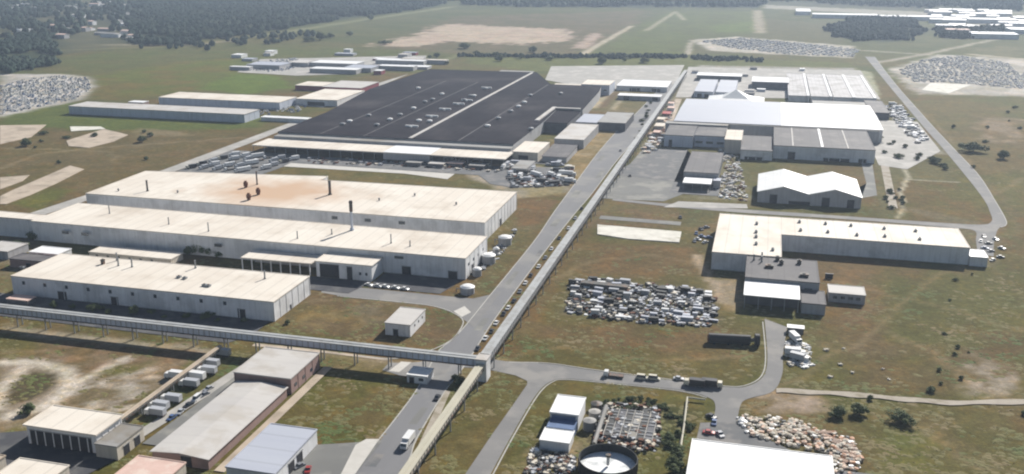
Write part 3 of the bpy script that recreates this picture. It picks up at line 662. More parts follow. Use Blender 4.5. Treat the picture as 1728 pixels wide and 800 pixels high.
for (px, py, k) in ((174,445,0),(200,438,1),(223,450,1),(330,452,1),(302,468,2),(312,470,2),(345,482,2),(352,483,2),(447,470,1),(200,448,1),(38,452,2)):
    x, y = at(px, py, 10); y = min(max(y, 381), 413)
    roof_part(T, ro, 'roof_vent', x, y, [f_unit(1.5, 1.5, 2.5, 'dark_metal'), f_stack(.4, 4), f_unit(2, 1.6, .9, 'steel')][k])
# annexes between the halls
T = thing('loading_canopy', 'long cream canopy on white columns joined to the hall front', 'canopy', (-247, 449, 0))
b = MB(); b.box(-20.5, 21, -7, 7.5, 6.4, 7, 'cream_roof'); b.build('roof', T)
for i in range(8):
    b = MB(); b.box(-20+i*5.7-.25, -20+i*5.7+.25, -6.6, -6.1, 0, 6.4, 'wall_white'); b.build('column', T)
b = MB(); b.box(-20, 20.5, 6.6, 7.2, 0, 6.398, 'wall_grey'); b.build('wall', T)
T, ro = building('annex_building', 'white annex with pale flat roof and dark open bay, at the hall front', 'building', -223, -191.5, 442, 456.6, 9, 'wall_white', 'cream_roof', doors=[('S', -215.5, 11, .1, 7.4), ('S', -204, 3, 0, 7)], wins=[('S', -198, 2, 3.5, 1.2, 3, 4.5)], pil=0, over=.6)
building('low_shed', 'low cream-roofed shed squeezed in the lane behind the nearest cream hall', 'shed', -360, -308, 438, 449.5, 4, 'wall_cream', 'cream_roof', wins=[('S', -355, 6, 7, 1.5, 1.5, 2.6)], pil=0)
building('low_shed', 'small white low shed at the west end of the service lane', 'shed', -393, -374, 430, 441, 3.8, 'wall_white', 'white_roof', doors=[('S', -385, 3, 0, 3)], pil=0)
building('low_shed', 'dark maroon walled shed left of the nearest cream hall', 'shed', -392, -368, 414, 424, 5, 'brick_red', 'dark_roof', doors=[('S', -380, 3, 0, 3)], pil=0)
building('low_shed', 'pale roofed lean-to shed at the far left edge below the halls', 'shed', -420, -402, 424, 440, 5, 'wall_grey', 'light_grey_roof', pil=0)
# tanks along the east wall
for i, (y, r, H) in enumerate(((522, 3.8, 4.5), (503, 1.8, 3.2), (487, 3.8, 4.5), (465, 2.4, 3.6), (438, 3.6, 3.4))):
    lab = ['round white tank at the far end of the hall east wall', 'tiny white tank between two large ones by the east wall', 'second large round tank along the hall east wall', 'small white tank near the front corner of the east wall', 'squat white tank on the paving by the avenue junction'][i]
    T = thing('storage_tank', lab, 'tank', (-141 if i < 4 else -138, y, 0), 0, 'tanks beside the hall east wall')
    b = MB(); b.ring(0, 0, [(r, 0), (r, H)], 'wall_grey', 28); b.build('shell', T)
    b = MB(); b.ring(0, 0, [(r+.15, H+.01), (r+.15, H+.15), (r*.7, H+.9), (.3, H+1.3)], 'white_sheet', 28); b.build('dome', T)
    b = MB(); b.tube((-r-.2, -.3, 0), (-r-.2, -.3, H+.8), .08, 'steel', 5); b.tube((-r-.2, .3, 0), (-r-.2, .3, H+.8), .08, 'steel', 5)
    for k in range(int(H*2)): b.tube((-r-.2, -.3, .4+k*.5), (-r-.2, .3, .4+k*.5), .05, 'steel', 4)
    b.build('ladder', T)
    b = MB(); b.tube((-r+.4, 0, H*.6), (-r-2.5, 0, H*.6), .25, 'steel'); b.tube((-r-2.3, 0, H*.6), (-r-2.3, 0, 0), .25, 'steel'); b.build('pipe', T)
# small white store in field
building('small_store', 'small free-standing white block in the grass field by the avenue', 'building', -158, -146, 377, 397, 6, 'wall_white', 'light_grey_roof', doors=[('S', -153, 2.4, 0, 3)], wins=[('E', 383, 3, 5, 1, 3, 4)], pil=0)
# --- black hall
cx0 = [(-410, 756), (-197, 756), (-197, 868), (-200, 942), (-174, 942), (-179, 1066), (-183, 1104), (-243, 1105), (-283, 1205), (-426, 1200), (-432, 1016), (-412, 858)]
T, ro = building('black_roofed_hall', 'vast factory hall under a dark grey almost black flat roof', 'factory', -432, -174, 756, 1205, 11, 'wall_grey', 'black_roof', poly=cx0, pil=0)
def skyl(b, x, y, z): b.box(x-6, x+6, y-.9, y+.9, z, z+1.6, 'white_sheet'); b.box(x-1, x+1, y-3.5, y+3.5, z, z+1.2, 'white_sheet'); 
for (px, py) in ((695,214),(729,197),(751,185),(774,176),(788,170),(821,149)):
    x, y = at(px, py, 11); roof_part(T, ro, 'roof_ventilator', x, y, skyl)
for (px, py) in ((636,212),(658,203),(675,195),(698,184),(717,173),(730,169),(746,160),(622,196),(590,206),(578,211),(707,205),(823,214),(841,201),(862,189),(875,181),(885,174),(895,162),(946,159),(896,219),(820,151),(794,163),(800,163),(784,170),(725,206),(706,150)):
    x, y = at(px, py, 11); roof_part(T, ro, 'roof_vent', x, y, lambda b, x, y, z: b.ring(x, y, [(1.6, z), (1.6, z+.8), (2.8, z+1.2), (2.4, z+2), (.3, z+2.6)], 'white_sheet' if random.random() < .3 else 'steel', 12))
x0_, y0_, h_ = T['_c']
b = MB(); b.box(-289-x0_, -286-x0_, 757-y0_, 1198-y0_, 10.9, 11.5, 'light_grey_roof'); b.build('ridge_walkway', ro)
b = MB(); b.box(-205-x0_, -201-x0_, 866-y0_, 944-y0_, 10.9, 11.8, 'light_grey_roof'); b.box(-200.9-x0_, -176-x0_, 938-y0_, 942-y0_, 10.9, 11.8, 'light_grey_roof'); b.build('raised_gutter', ro)
for xx in (-370, -330, -245):
    b = MB(); b.box(xx-x0_-.4, xx-x0_+.4, 757-y0_, 1100-y0_, 10.85, 11.0, 'dark_roof'); b.build('roof_seam', ro)
building('front_range', 'narrow grey lower range along the front of the black hall', 'building', -408, -196, 744.5, 755.6, 9.5, 'wall_grey', 'grey_roof', pil=0)
T = thing('loading_canopy', 'very long cream canopy in front of the black-roofed hall', 'canopy', (-300, 730, 0))
b = MB(); b.box(-113, 107, -15, 14, 6.5, 7.3, 'cream_roof'); b.build('roof', T)
b = MB(); b.box(5, 45, -15.6, 14.1, 7.31, 7.6, 'white_roof'); b.build('white_roof_section', T)
b = MB(); b.box(5, 45, -15.2, -14.9, 1.5, 6.5, 'wall_grey'); b.build('wall', T)
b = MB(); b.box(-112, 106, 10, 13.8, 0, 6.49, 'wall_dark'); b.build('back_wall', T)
for i in range(23):
    b = MB(); b.box(-112+i*9.9-.2, -112+i*9.9+.2, -14.5, -14.1, 0, 6.5, 'steel'); b.build('column', T)
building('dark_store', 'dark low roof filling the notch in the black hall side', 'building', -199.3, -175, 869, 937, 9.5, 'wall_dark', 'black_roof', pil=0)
building('cream_block', 'cream flat-roofed block at the right corner of the black hall front', 'building', -194, -173, 742, 786, 8, 'wall_cream', 'cream_roof', doors=[('S', -185, 8, 0, 5)], pil=0)
building('grey_block', 'large grey flat-roofed block right of the black hall', 'building', -172.5, -147, 803, 878, 8, 'wall_grey', 'light_grey_roof', doors=[('S', -160, 18, 0, 3.5)], pil=6)
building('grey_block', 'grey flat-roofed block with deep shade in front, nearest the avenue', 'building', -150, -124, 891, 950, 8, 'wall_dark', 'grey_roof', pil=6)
building('low_shed', 'lavender-grey low block between the two grey blocks', 'shed', -171, -151, 890, 937, 7.4, 'wall_grey', 'blue_white_roof', pil=0)
building('dark_store', 'dark roofed lean-to in the yard below the large grey block', 'shed', -170, -150, 745, 790, 4.5, 'wall_grey', 'dark_roof', 'lx', rise=1, pil=0)
building('low_shed', 'green-grey low shed at the edge of the equipment yard', 'shed', -184, -172, 700, 730, 4, 'wall_grey', 'grey_roof', pil=0)
# far end of avenue
building('blue_building', 'pale blue tall box building beyond the black hall', 'building', -207, -174, 1108, 1150, 12, 'wall_blue', 'cream_roof', wins=[('S', -203, 4, 8, 4, 5, 6.5)], pil=0)
building('long_white_shed', 'long white roof strip right of the pale blue building', 'shed', -172, -112, 1150, 1205, 6, 'wall_white', 'white_roof', doors=[('S', -150, 12, 0, 3.5), ('S', -125, 10, 0, 3.5)], pil=6)
building('long_white_shed', 'low cream strip shed left of the pale blue building', 'shed', -246, -208, 1112, 1150, 6, 'wall_grey', 'cream_roof', doors=[('S', -235, 12, 0, 4), ('S', -215, 6, 0, 4)], pil=0)
building('long_white_shed', 'thin white shed with small gables beside the avenue far end', 'shed', -160, -112, 1080, 1098, 5, 'wall_grey', 'white_roof', doors=[('S', -150, 6, 0, 4), ('S', -118, 6, 0, 4)], pil=0)
# --- left sheds
building('long_shed', 'long pale shed alone on bright grass, upper left', 'warehouse', -693, -492, 842, 872, 8.5, 'wall_blue', 'light_grey_roof', pil=10, over=.4)
building('long_shed', 'long pale shed behind the one on the bright grass', 'warehouse', -640, -495, 920, 960, 8, 'wall_blue', 'cream_roof', pil=10)
building('white_shed', 'white angled-roof shed next to the dark shaded yard', 'warehouse', -494, -445, 955, 1030, 7, 'wall_white', 'cream_roof', pil=0, doors=[('S', -470, 20, 0, 4)])
building('red_building', 'dark red building with pale roof among the far sheds', 'building', -505, -456, 1045, 1100, 7, 'maroon', 'light_grey_roof', pil=0, wins=[('S', -500, 6, 7, 3, 2, 4)])
building('red_building', 'smaller dark red building left of its twin', 'building', -545, -510, 1055, 1090, 6, 'maroon', 'cream_roof', pil=0)
building('low_shed', 'white strip shed reaching from the pale shed to the black hall', 'shed', -482, -432, 856, 866, 4, 'wall_white', 'white_roof', pil=0)
building('low_shed', 'little reddish hut near the left end of the pale sheds', 'hut', -668, -650, 905, 916, 4, 'brick_red', 'white_roof', pil=0)
far = [(-633,-560,1268,1300,'white_roof','wide white shed front left in the far cluster'), (-600,-532,1206,1228,'white_roof','white shed with green-shaded wall in the far cluster'), (-560,-520,1228,1262,'blue_white_roof','bluish sloped shed behind the white one in the far cluster'),
       (-552,-478,1322,1345,'white_roof','rearmost long white shed of the far cluster'), (-522,-470,1258,1275,'white_roof','thin white shed at the right of the far cluster'), (-520,-450,1340,1352,'cream_roof','bright strip shed at the top right of the far cluster'), (-705,-655,1225,1262,'blue_white_roof','pale blue shed at the left end of the far cluster'),
       (-660,-630,1262,1300,'light_grey_roof','grey shed between the blue one and the wide white one')]
for (a, b_, c, d, m, lab) in far: building('far_shed', lab, 'shed', a, b_, c, d, 6, 'wall_grey', m, pil=0, group='sheds of the far cluster')
building('far_shed', 'white shed just past the far left corner of the black hall', 'shed', -432, -412, 1215, 1240, 5, 'wall_grey', 'white_roof', pil=0)
building('far_shed', 'small white shed behind the black hall ridge', 'shed', -385, -355, 1228, 1245, 5, 'wall_grey', 'white_roof', pil=0)
building('far_shed', 'grey shed behind the middle of the black hall', 'shed', -345, -300, 1232, 1262, 5, 'wall_grey', 'grey_roof', pil=0)
rs = random.Random(5)
for i in range(30):
    px, py = rs.uniform(400, 725), rs.uniform(88, 128)
    if px < 470 and py > 118: continue
    x, y = at(px, py); w_, d_ = rs.uniform(10, 34), rs.uniform(5, 10)
    if any(a-w_/2-2 < x < b_+w_/2+2 and c-d_-2 < y < d+d_+2 for (a, b_, c, d, m, lab) in far) or x > -440-(y > 1150)*5: continue
    building('far_shed', 'small shed among the larger roofs of the far cluster', 'shed', x-w_/2, x+w_/2, y-d_, y+d_, rs.uniform(3, 5.5), rs.choice(('wall_white', 'wall_grey', 'maroon')), rs.choice(('white_roof', 'blue_white_roof', 'light_grey_roof', 'white_roof')), pil=0, group='small sheds of the far cluster')
    far.append((x-w_/2, x+w_/2, y-d_, y+d_, '', ''))
for i in range(26):
    px, py = rs.uniform(1165, 1450), rs.uniform(116, 163); x, y = at(px, py)
    bl = [(26,119,1113,1312),(-18,29,1203,1252),(-80,-31,1118,1292),(-62,2,1045,1105),(48,124,1018,1102),(-81,104,890,1032)]
    w_, d_ = rs.uniform(5, 12), rs.uniform(3, 6)
    if any(a-w_/2 < x < b_+w_/2 and c-d_ < y < d+d_ for (a, b_, c, d) in bl): continue
    bl.append((x-w_/2, x+w_/2, y-d_, y+d_))
    building('portable_cabin', 'little pale cabin on the paved ground behind the huge white roof', 'cabin', x-w_/2, x+w_/2, y-d_, y+d_, 3.2, rs.choice(('wall_blue', 'wall_white', 'wall_grey')), rs.choice(('white_roof', 'light_grey_roof', 'dark_roof')), pil=0, group='cabins behind the white hall')
# --- right side
T, ro = building('l_shaped_hall', 'long white-walled hall with L-shaped cream roof on the right', 'factory', -22, 115, 507.5, 589, 10, 'wall_white', 'cream_roof',
    poly=[(-21,507.5),(15,507.5),(15,550.5),(115,550.5),(115,589),(-21,587)], pil=7, doors=[('S', 40, 4, 0, 2.6)])
for (px, py) in ((1349,375),(1393,378),(1436,381),(1492,386),(1545,390),(1351,389),(1397,392),(1446,397),(1493,399),(1552,404),(1277,378),(1276,392),(1276,400),(1276,412),(1304,422)):
    x, y = at(px, py, 10); y = min(max(y, 512), 585); roof_part(T, ro, 'roof_vent', x, y, f_unit(1.6, 1.6, 1.3, 'steel'))
building('end_block', 'low white end block at the right tip of the L-shaped hall', 'building', 115.6, 124.5, 549, 563, 5.5, 'wall_white', 'white_roof', pil=0)
T, ro = building('dark_block', 'dark flat-roofed block in front of the L-shaped hall', 'building', -2.5, 33, 471.5, 507, 9.5, 'wall_grey', 'dark_roof', pil=6, wins=[('S', 2, 5, 6.5, 4, 4, 6)])
for (x, y, k) in ((1,500,1),(5,498,1),(13,503,0),(15,497,0),(24,500,0),(9,490,2),(26,480,2),(5,505,1)): roof_part(T, ro, 'roof_vent', x, y, [f_unit(2, 2, 2.2, 'dark_metal'), f_stack(.4, 3), f_unit(4, 3, 1.5, 'dark_metal')][k])
T = thing('open_shed', 'bright white roofed open shed below the dark flat-roofed block', 'shed', (10.5, 461.5, 0))
b = MB(); b.add([(-13.2, -9.6, 6.6), (13.2, -9.6, 6.6), (13.2, 9.2, 7.6), (-13.2, 9.2, 7.6), (-13.2, -9.6, 6.9), (13.2, -9.6, 6.9), (13.2, 9.2, 7.9), (-13.2, 9.2, 7.9)], [(3,2,1,0),(4,5,6,7),(0,1,5,4),(1,2,6,5),(2,3,7,6),(3,0,4,7)], 'white_sheet'); b.build('roof', T)
for xx in (-12.5, -6, 0.2, 6.2, 12.5):
    for yy in (-9, 8.5):
        b = MB(); b.box(xx-.2, xx+.2, yy-.2, yy+.2, 0, 6.6 if yy < 0 else 7.4, 'steel'); b.build('column', T)
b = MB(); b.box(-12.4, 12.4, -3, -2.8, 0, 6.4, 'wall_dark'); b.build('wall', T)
building('annex_building', 'grey-roofed annex at the right of the dark flat-roofed block', 'building', 24.6, 35.5, 452, 471, 5.5, 'wall_grey', 'dark_roof', pil=0)
building('annex_building', 'low annex with white roof edge on the field right of the dark block', 'building', 38, 55, 471.5, 484, 5, 'wall_grey', 'light_grey_roof', pil=0, wins=[('S', 41, 4, 3.6, 2, 2, 3.4)])
building('white_tent_hall', 'bright white twin-gable tent hall above the L-shaped hall', 'tent hall', .5, 67.5, 659, 712, 7.5, 'wall_grey', 'white_sheet', 'gy', rise=4.5, pil=0, n=3, doors=[('S', 11, 5, 0, 6), ('S', 45, 5, 0, 6), ('S', 61, 4.5, 0, 5.5), ('S', 28, 14, 0, 2.2)])
T, ro = building('dark_roofed_hall', 'white-fronted hall with wide dark roof split by light strips', 'factory', 10.5, 89, 806, 890, 11, 'wall_white', 'dark_roof', pil=8, doors=[('S', 25, 6, 0, 6), ('S', 60, 20, 0, 2.5), ('S', 80, 6, 0, 3)])
cx, cy, h = T['_c']
b = MB(); b.box(47.5-cx, 49.5-cx, 807-cy, 889-cy, h-.17, h+.3, 'white_sheet'); b.build('ridge_strip', ro)
for xx in (25, 68):
    b = MB(); b.box(xx-cx, xx+1-cx, 807-cy, 889-cy, h-.17, h+.1, 'light_grey_roof'); b.build('ridge_strip', ro)
building('dark_roofed_hall', 'smaller dark-roofed block left of the white-fronted hall', 'building', -15.5, 9.5, 796, 860, 8, 'wall_white', 'dark_roof', pil=6, doors=[('S', -5, 14, 0, 2.2)])
building('cream_block', 'small cream tower block between the dark-roofed buildings', 'building', -29.5, -15.8, 816, 862, 12, 'wall_cream', 'cream_roof', pil=0)
building('blue_building', 'pale blue walled block by the paved yard, beside the avenue', 'building', -81.5, -57, 832, 883, 10.4, 'wall_blue', 'dark_roof', pil=0, doors=[('S', -76, 3, 0, 6)])
building('blue_building', 'blue-walled block with dark roof between yard and cream tower', 'building', -56, -30.2, 838, 883, 10, 'wall_blue', 'dark_roof', pil=0, wins=[('S', -52, 3, 9, 6, 3, 5)])
building('tower_building', 'narrow dark-roofed building at the top edge of the paved yard', 'building', -53, -28.5, 700, 775, 9, 'wall_grey', 'dark_roof', pil=6)
T = thing('open_shed', 'white roofed open front shed at the end of the narrow dark building', 'shed', (-41, 688, 0))
b = MB(); b.box(-11, 9, -9, 9, 5.2, 5.8, 'white_sheet'); b.build('roof', T)
for xx in (-10.5, -4, 2.5, 8.5):
    b = MB(); b.box(xx-.2, xx+.2, -8.5, -8.1, 0, 5.2, 'steel'); b.build('column', T)
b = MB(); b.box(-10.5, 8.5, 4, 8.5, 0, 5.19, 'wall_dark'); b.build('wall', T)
building('low_shed', 'grey side wing along the right of the narrow dark building', 'shed', -31, -26, 690, 699, 6, 'wall_grey', 'blue_white_roof', pil=0)
for (a, c, lab) in ((-86, -30, 'left'), (-29, 100, 'right')):
    building('low_range', 'grey low roof range under the '+lab+' half of the big white roof', 'shed', a, c, 883.5 if lab == 'left' else 891, 894.8, 11.3, 'wall_grey', 'grey_roof', pil=0)
building('white_roofed_hall', 'huge hall with brilliant white roof, bluish sheeted left half', 'warehouse', -79, 16, 895, 1030, 11.6, 'wall_white', 'blue_white_roof', 'gx', rise=1.2, pil=0)
building('white_roofed_hall', 'brilliant white roofed right half of the huge pale hall', 'warehouse', 16.8, 103, 895, 1030, 11.6, 'wall_white', 'white_roof', 'gx', rise=1.2, pil=0)
building('dark_store', 'dark grey block at the right rear corner of the white roof', 'building', 104, 122, 1020, 1100, 7, 'wall_dark', 'dark_roof', pil=0)
building('low_range', 'grey flat range behind the right of the white roof', 'shed', 50, 103, 1036, 1085, 7, 'wall_grey', 'grey_roof', pil=0)
# white tent pyramid
T = thing('marquee_tent', 'white pyramid marquee rising behind the huge white roof', 'tent', (-30, 1075, 0)); b = MB()
b.add([(-30,-28,5),(30,-28,5),(30,28,5),(-30,28,5),(0,0,17),(-14,-14,9),(14,-14,9),(14,14,9),(-14,14,9)], [(0,1,6,5),(1,2,7,6),(2,3,8,7),(3,0,5,8),(5,6,4),(6,7,4),(7,8,4),(8,5,4)], 'white_sheet'); b.build('canopy', T)
b = MB(); b.box(-29,29,-27,27,0,5,'wall_white'); b.build('wall', T)
for i, xx in enumerate((36, 60, 84, 106)):
    building('striped_shed', ['leftmost grey-roofed shed behind the white hall', 'second grey-roofed shed of the row behind the white hall', 'third grey-roofed shed of the row behind the white hall', 'rightmost pale-edged shed behind the white hall'][i], 'shed', xx-10, xx+9, 1115, 1310, 7, 'wall_white', 'striped_roof', pil=0, group='row of grey-roofed sheds')
    b = MB(); b.box(xx+9.5, xx+12.5, 1115, 1310, 0, 7.4, 'wall_white'); o = b.build('dividing_wall'); tag(o, ['white wall strip after the leftmost grey shed', 'white wall strip after the second grey shed', 'white wall strip after the third grey shed', 'thick white wall at the right end of the shed row'][i], 'wall')
building('long_white_shed', 'cream-white roofed block standing above the grey shed row', 'shed', -16, 27, 1205, 1250, 9, 'wall_dark', 'white_roof', pil=0)
for i, xx in enumerate((-78, -54)):
    building('blue_building', ['left', 'right'][i]+' one of two pale blue sheds beside the marquee', 'shed', xx, xx+21, 1120, 1225, 7, 'wall_blue', 'blue_white_roof', pil=0, doors=[('S', xx+6, 5, 0, 4), ('S', xx+14, 5, 0, 4)])
building('long_white_shed', 'thin white roof behind the two pale blue sheds', 'shed', -86, -30, 1262, 1290, 7, 'wall_dark', 'white_roof', pil=0)
for i, (x, y, s) in enumerate(((-94, 1020, 7), (-95, 985, 8), (-97, 950, 7), (-94, 915, 9), (-93, 880, 6), (-97, 1050, 6))):
    building('kiosk_building', 'small '+['pink', 'red', 'cream', 'white', 'brick', 'pale pink'][i]+' roofed hut right of the elevated gallery', 'hut', x-s/2, x+s/2, y-s, y+s, 4, ['wall_white','brick_red','wall_cream','wall_cream','brick_red','wall_white'][i], ['pink_roof','red_paint','cream_roof','cream_roof','pink_roof','pink_roof'][i], pil=0)
# far industrial roofs
for i, (x, x2, y, y2, m) in enumerate(((95,240,2405,2450,'white_roof'),(240,375,2385,2425,'white_roof'),(60,94,2500,2600,'white_roof'),(420,520,2340,2380,'white_roof'),(360,440,1960,2010,'blue_white_roof'),(450,540,2080,2130,'white_roof'),(540,640,2230,2270,'light_grey_roof'),(330,372,2040,2075,'pink_roof'),(560,640,2000,2040,'white_roof'))):
    building('far_warehouse', ['long bright white warehouse on the far horizon, left part','right part of the long bright far warehouse','white warehouse farthest back near the top edge','thin bright warehouse at the far right top','bluish warehouse behind the dark copse on the right','white warehouse near the right edge, far away','grey warehouse at the far right horizon','pinkish warehouse beside the dark copse','white low warehouse at the far right edge'][i], 'warehouse', x, x2, y, y2, 9, 'wall_white', m, pil=0)
# --- foreground left
building('workshop', 'grey curved-roof long workshop with red brick end, bottom left', 'workshop', -193, -171.6, 252.5, 308.5, 4, 'brick_red', 'light_grey_roof', 'gy', rise=.9, pil=0, doors=[('S', -180, 4, 0, 4)])
building('workshop', 'higher grey-roofed workshop behind the long curved-roof one', 'workshop', -195.5, -171, 311, 336.5, 7, 'brick_red', 'light_grey_roof', pil=6, wins=[('E', 315, 3, 7, 2, 2, 3.4)])
building('pink_roofed_hut', 'low hut with salmon pink roof in front of the long workshop', 'hut', -194.6, -176.8, 233, 247.4, 5, 'wall_cream', 'pink_roof', pil=0)
T, ro = building('depot_building', 'white depot with cream roof casting a deep shadow, bottom left', 'building', -242.6, -214.5, 252, 266, 8, 'wall_white', 'cream_roof', pil=3.5, doors=[('S', -229, 25, 0, 5.8)], over=.9)
building('depot_lean_to', 'grey lean-to at the right of the white depot', 'shed', -213.5, -205, 250, 265, 5.5, 'wall_cream', 'grey_roof', pil=0, doors=[('E', 255, 3, 0, 3.5), ('E', 261, 3, 0, 3.5)])
building('blue_grey_shed', 'pale blue-grey roofed shed near the avenue, bottom left', 'shed', -161.5, -143.8, 247, 277.5, 6, 'wall_white', 'blue_white_roof', 'flat', pil=0, doors=[('E', 258, 4, 0, 4.2), ('E', 264, 4, 0, 4.2)])
building('cream_roofed_hut', 'cream roof cut by the bottom edge, second from the left corner', 'hut', -232, -213, 225, 236, 5, 'wall_cream', 'cream_roof', pil=0)
building('cream_roofed_hut', 'cream roof in the very bottom left corner', 'hut', -258, -238, 224, 236, 5, 'wall_cream', 'slab', pil=0)
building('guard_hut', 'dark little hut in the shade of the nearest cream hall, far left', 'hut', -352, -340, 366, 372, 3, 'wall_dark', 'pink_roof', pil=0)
building('guard_post', 'small white gatehouse under the gallery by the avenue', 'gatehouse', -131, -122.5, 333, 341, 3.6, 'wall_white', 'white_sheet', pil=0, doors=[('S', -129, 2, 0, 2.4)], wins=[('S', -125, 1, 2, 2, 1.2, 2.4)])
# bottom right
building('white_roofed_store', 'bright white roofed store cut by the bottom edge, right', 'warehouse', -15, 30.2, 250, 300.5, 8, 'wall_white', 'white_sheet', pil=6)
T, ro = building('pump_house', 'white building with blue band beside the settling tank', 'building', -67, -56.6, 310.5, 325, 6.5, 'wall_white', 'white_sheet', pil=0, doors=[('S', -62, 8.8, 2.2, 5.4, 'blue_panel')])
building('pump_house_wing', 'lower white wing in front of the blue-banded building', 'building', -67, -56.6, 294, 303, 4, 'wall_white', 'white_sheet', pil=0)
building('pump_house_wing', 'blue panel roofed link between the white building and its wing', 'building', -66.5, -57, 303.5, 310, 4.2, 'blue_panel', 'blue_panel', pil=0)
# ------------------------------------------------------------------ elevated galleries
def gallery(name, label, ax, a0, a1, c, wdt, zb, zt, roofm, wallm, post=15.2):
    T = thing(name, label, 'conveyor gallery', ((c, a0, 0) if ax == 'y' else (a0, c, 0)))
    def bx(b, l0, l1, s0, s1, z0, z1, m):
        if ax == 'y': b.box(s0, s1, l0, l1, z0, z1, m)
        else: b.box(l0, l1, s0, s1, z0, z1, m)
    L = a1-a0
    b = MB(); bx(b, 0, L, -wdt/2+.15, wdt/2-.15, zb, zt-.3, wallm)
    k = 0.
    while k < L: bx(b, k, min(k+.25, L), -wdt/2, wdt/2, zb+.02, zt-.32, 'steel'); k += 2.6
    b.build('gallery_wall', T)
    b = MB(); bx(b, -.3, L+.3, -wdt/2-.25, wdt/2+.25, zt-.29, zt, roofm); bx(b, -.3, L+.3, -.25, .25, zt+.003, zt+.2, roofm); b.build('roof', T)
    b = MB(); bx(b, 0, L, -wdt/2-.02, -wdt/2+.2, zb-.5, zb-.01, 'dark_metal'); bx(b, 0, L, wdt/2-.2, wdt/2+.02, zb-.5, zb-.01, 'dark_metal'); b.build('girder', T)
    n = int(L/post); step = L/n; off = step*.5
    for i in range(n):
        q0 = off+i*step; b = MB()
        for s in (-wdt/2+.3, wdt/2-.3): bx(b, q0-.22, q0+.22, s-.22, s+.22, 0, zb-.5, 'steel')
        bx(b, q0-.15, q0+.15, -wdt/2+.3, wdt/2-.3, zb-1.1, zb-.8, 'steel'); b.build('trestle', T)
    return T
gallery('elevated_gallery', 'long grey elevated gallery running beside the avenue into the distance', 'y', 347.5, 1290, -102.3, 3.7, 6.4, 9.4, 'gallery_roof', 'wall_grey')
gallery('elevated_gallery', 'slimmer yellowish elevated gallery south of the junction tower', 'y', 205, 340.5, -102.3, 2.9, 5.8, 7.9, 'gallery_yellow', 'wall_cream')
gallery('elevated_gallery', 'elevated grey gallery crossing the whole lower left of the site', 'x', -470, -104.6, 344, 3.5, 6.2, 9.2, 'gallery_roof', 'wall_blue')
building('junction_tower', 'small pale tower where the elevated galleries meet', 'tower', -104.5, -100, 341, 347, 9.8, 'wall_white', 'light_grey_roof', pil=0)
gallery('pipe_bridge', 'thin tan pipe bridge left of the parked trucks', 'y', 266, 338, -218, 1.6, 3.2, 4.4, 'slab', 'wall_cream', 10)
# ------------------------------------------------------------------ settling tank, basins, vessel, pipes
T = thing('settling_tank', 'round open tank with dark wall and white liquid, bottom centre', 'tank', (-41.7, 286.3, 0))
b = MB(); b.ring(0, 0, [(9.9, 0), (9.9, 4.6), (9.7, 4.6), (9.7, .9)], 'tank_black', 56, cap=False)
for k in range(18): a = 2*PI*k/18; b.box(10*math.cos(a)-.1, 10*math.cos(a)+.1, 10*math.sin(a)-.1, 10*math.sin(a)+.1, 0, 4.5, 'tank_black', a)
b.build('shell', T)
b = MB(); b.ring(0, 0, [(9.68, 1.0), (9.68, 1.5)], 'slurry', 56); b.build('liquid', T)
b = MB(); b.ring(0, 0, [(.5, 2), (.5, 5.8)], 'steel', 12); b.ring(0, 0, [(.9, 5.2), (.9, 5.9)], 'dark_metal', 12); b.build('centre_column', T)
T.rotation_euler.z = 2.3
T = thing('filter_basin', 'grey concrete filter beds in rows beside the settling tank', 'basin', (-38, 318, 0))
b = MB(); b.box(-9, 9, -11, 11, 0, 1.2, 'wall_dark'); b.build('base', T)
for i in range(7):
    b = MB(); b.box(-9+i*2.9, -8.75+i*2.9, -11, 11, 1.21, 1.8, 'concrete'); b.build('partition', T)
for i in range(6):
    b = MB(); [b.box(-8.5+i*2.9, -6.2+i*2.9, -10+j*2.5, -9.7+j*2.5, 1.51, 1.75, 'steel') for j in range(9) if (i*7+j*3) % 4]; b.box(-8.5+i*2.9, -6.2+i*2.9, -10.5, 10.5, 1.205, 1.5, ['tank_black','wall_dark','tank_black','grey_roof','tank_black','wall_dark'][i]); b.build('filter_bed', T)
for i, (x, y, r, H, m) in enumerate(((-52.5, 322, 2.2, 2.6, 'concrete'), (-52.8, 313, 2.4, 3.4, 'grey_roof'), (-53, 329, 2.2, 2.4, 'dark_metal'))):
    T = thing('process_tank', ['grey concrete tank right of the blue-banded building', 'taller grey tank just below the grey concrete tank', 'dark tank behind the grey concrete tank'][i], 'tank', (x, y, 0))
    b = MB(); b.ring(0, 0, [(r, 0), (r, H)], m, 24); b.build('shell', T); b = MB(); b.ring(0, 0, [(r+.1, H+.01), (r+.1, H+.2), (.3, H+.8)], m, 24); b.build('lid', T)
T = thing('inclined_conveyor', 'slanting grey conveyor rising between tanks and filter beds', 'conveyor', (-49, 309, 0))
b = MB(); b.tube((0, -8, 1), (.6, 14, 5), .8, 'concrete', 6); b.build('belt_housing', T)
for yy, zz in ((-2, 1.6), (5, 2.8), (12, 4)):
    b = MB(); b.box(-.9, -.6, yy-.15, yy+.15, 0, zz, 'steel'); b.box(.8, 1.1, yy-.15, yy+.15, 0, zz, 'steel'); b.build('trestle', T)
T = thing('steel_vessel', 'long dark steel vessel lying on the field by the road bend', 'vessel', (-5.5, 406, 0), .12)
b = MB(); b.tube((-10.5, 0, 2.3), (7.5, 0, 2.3), 2.2, 'tank_black', 24); b.tube((-11, 0, 2.1), (-10.5, 0, 2.1), 1.9, 'rust', 20); b.build('shell', T)
b = MB(); b.tube((9.4, 0, 2.6), (11.4, 0, 2.6), 2.7, 'tank_black', 24); b.tube((7.5, 0, 2.3), (9.4, 0, 2.4), .9, 'dark_metal', 12); b.build('end_flange', T)
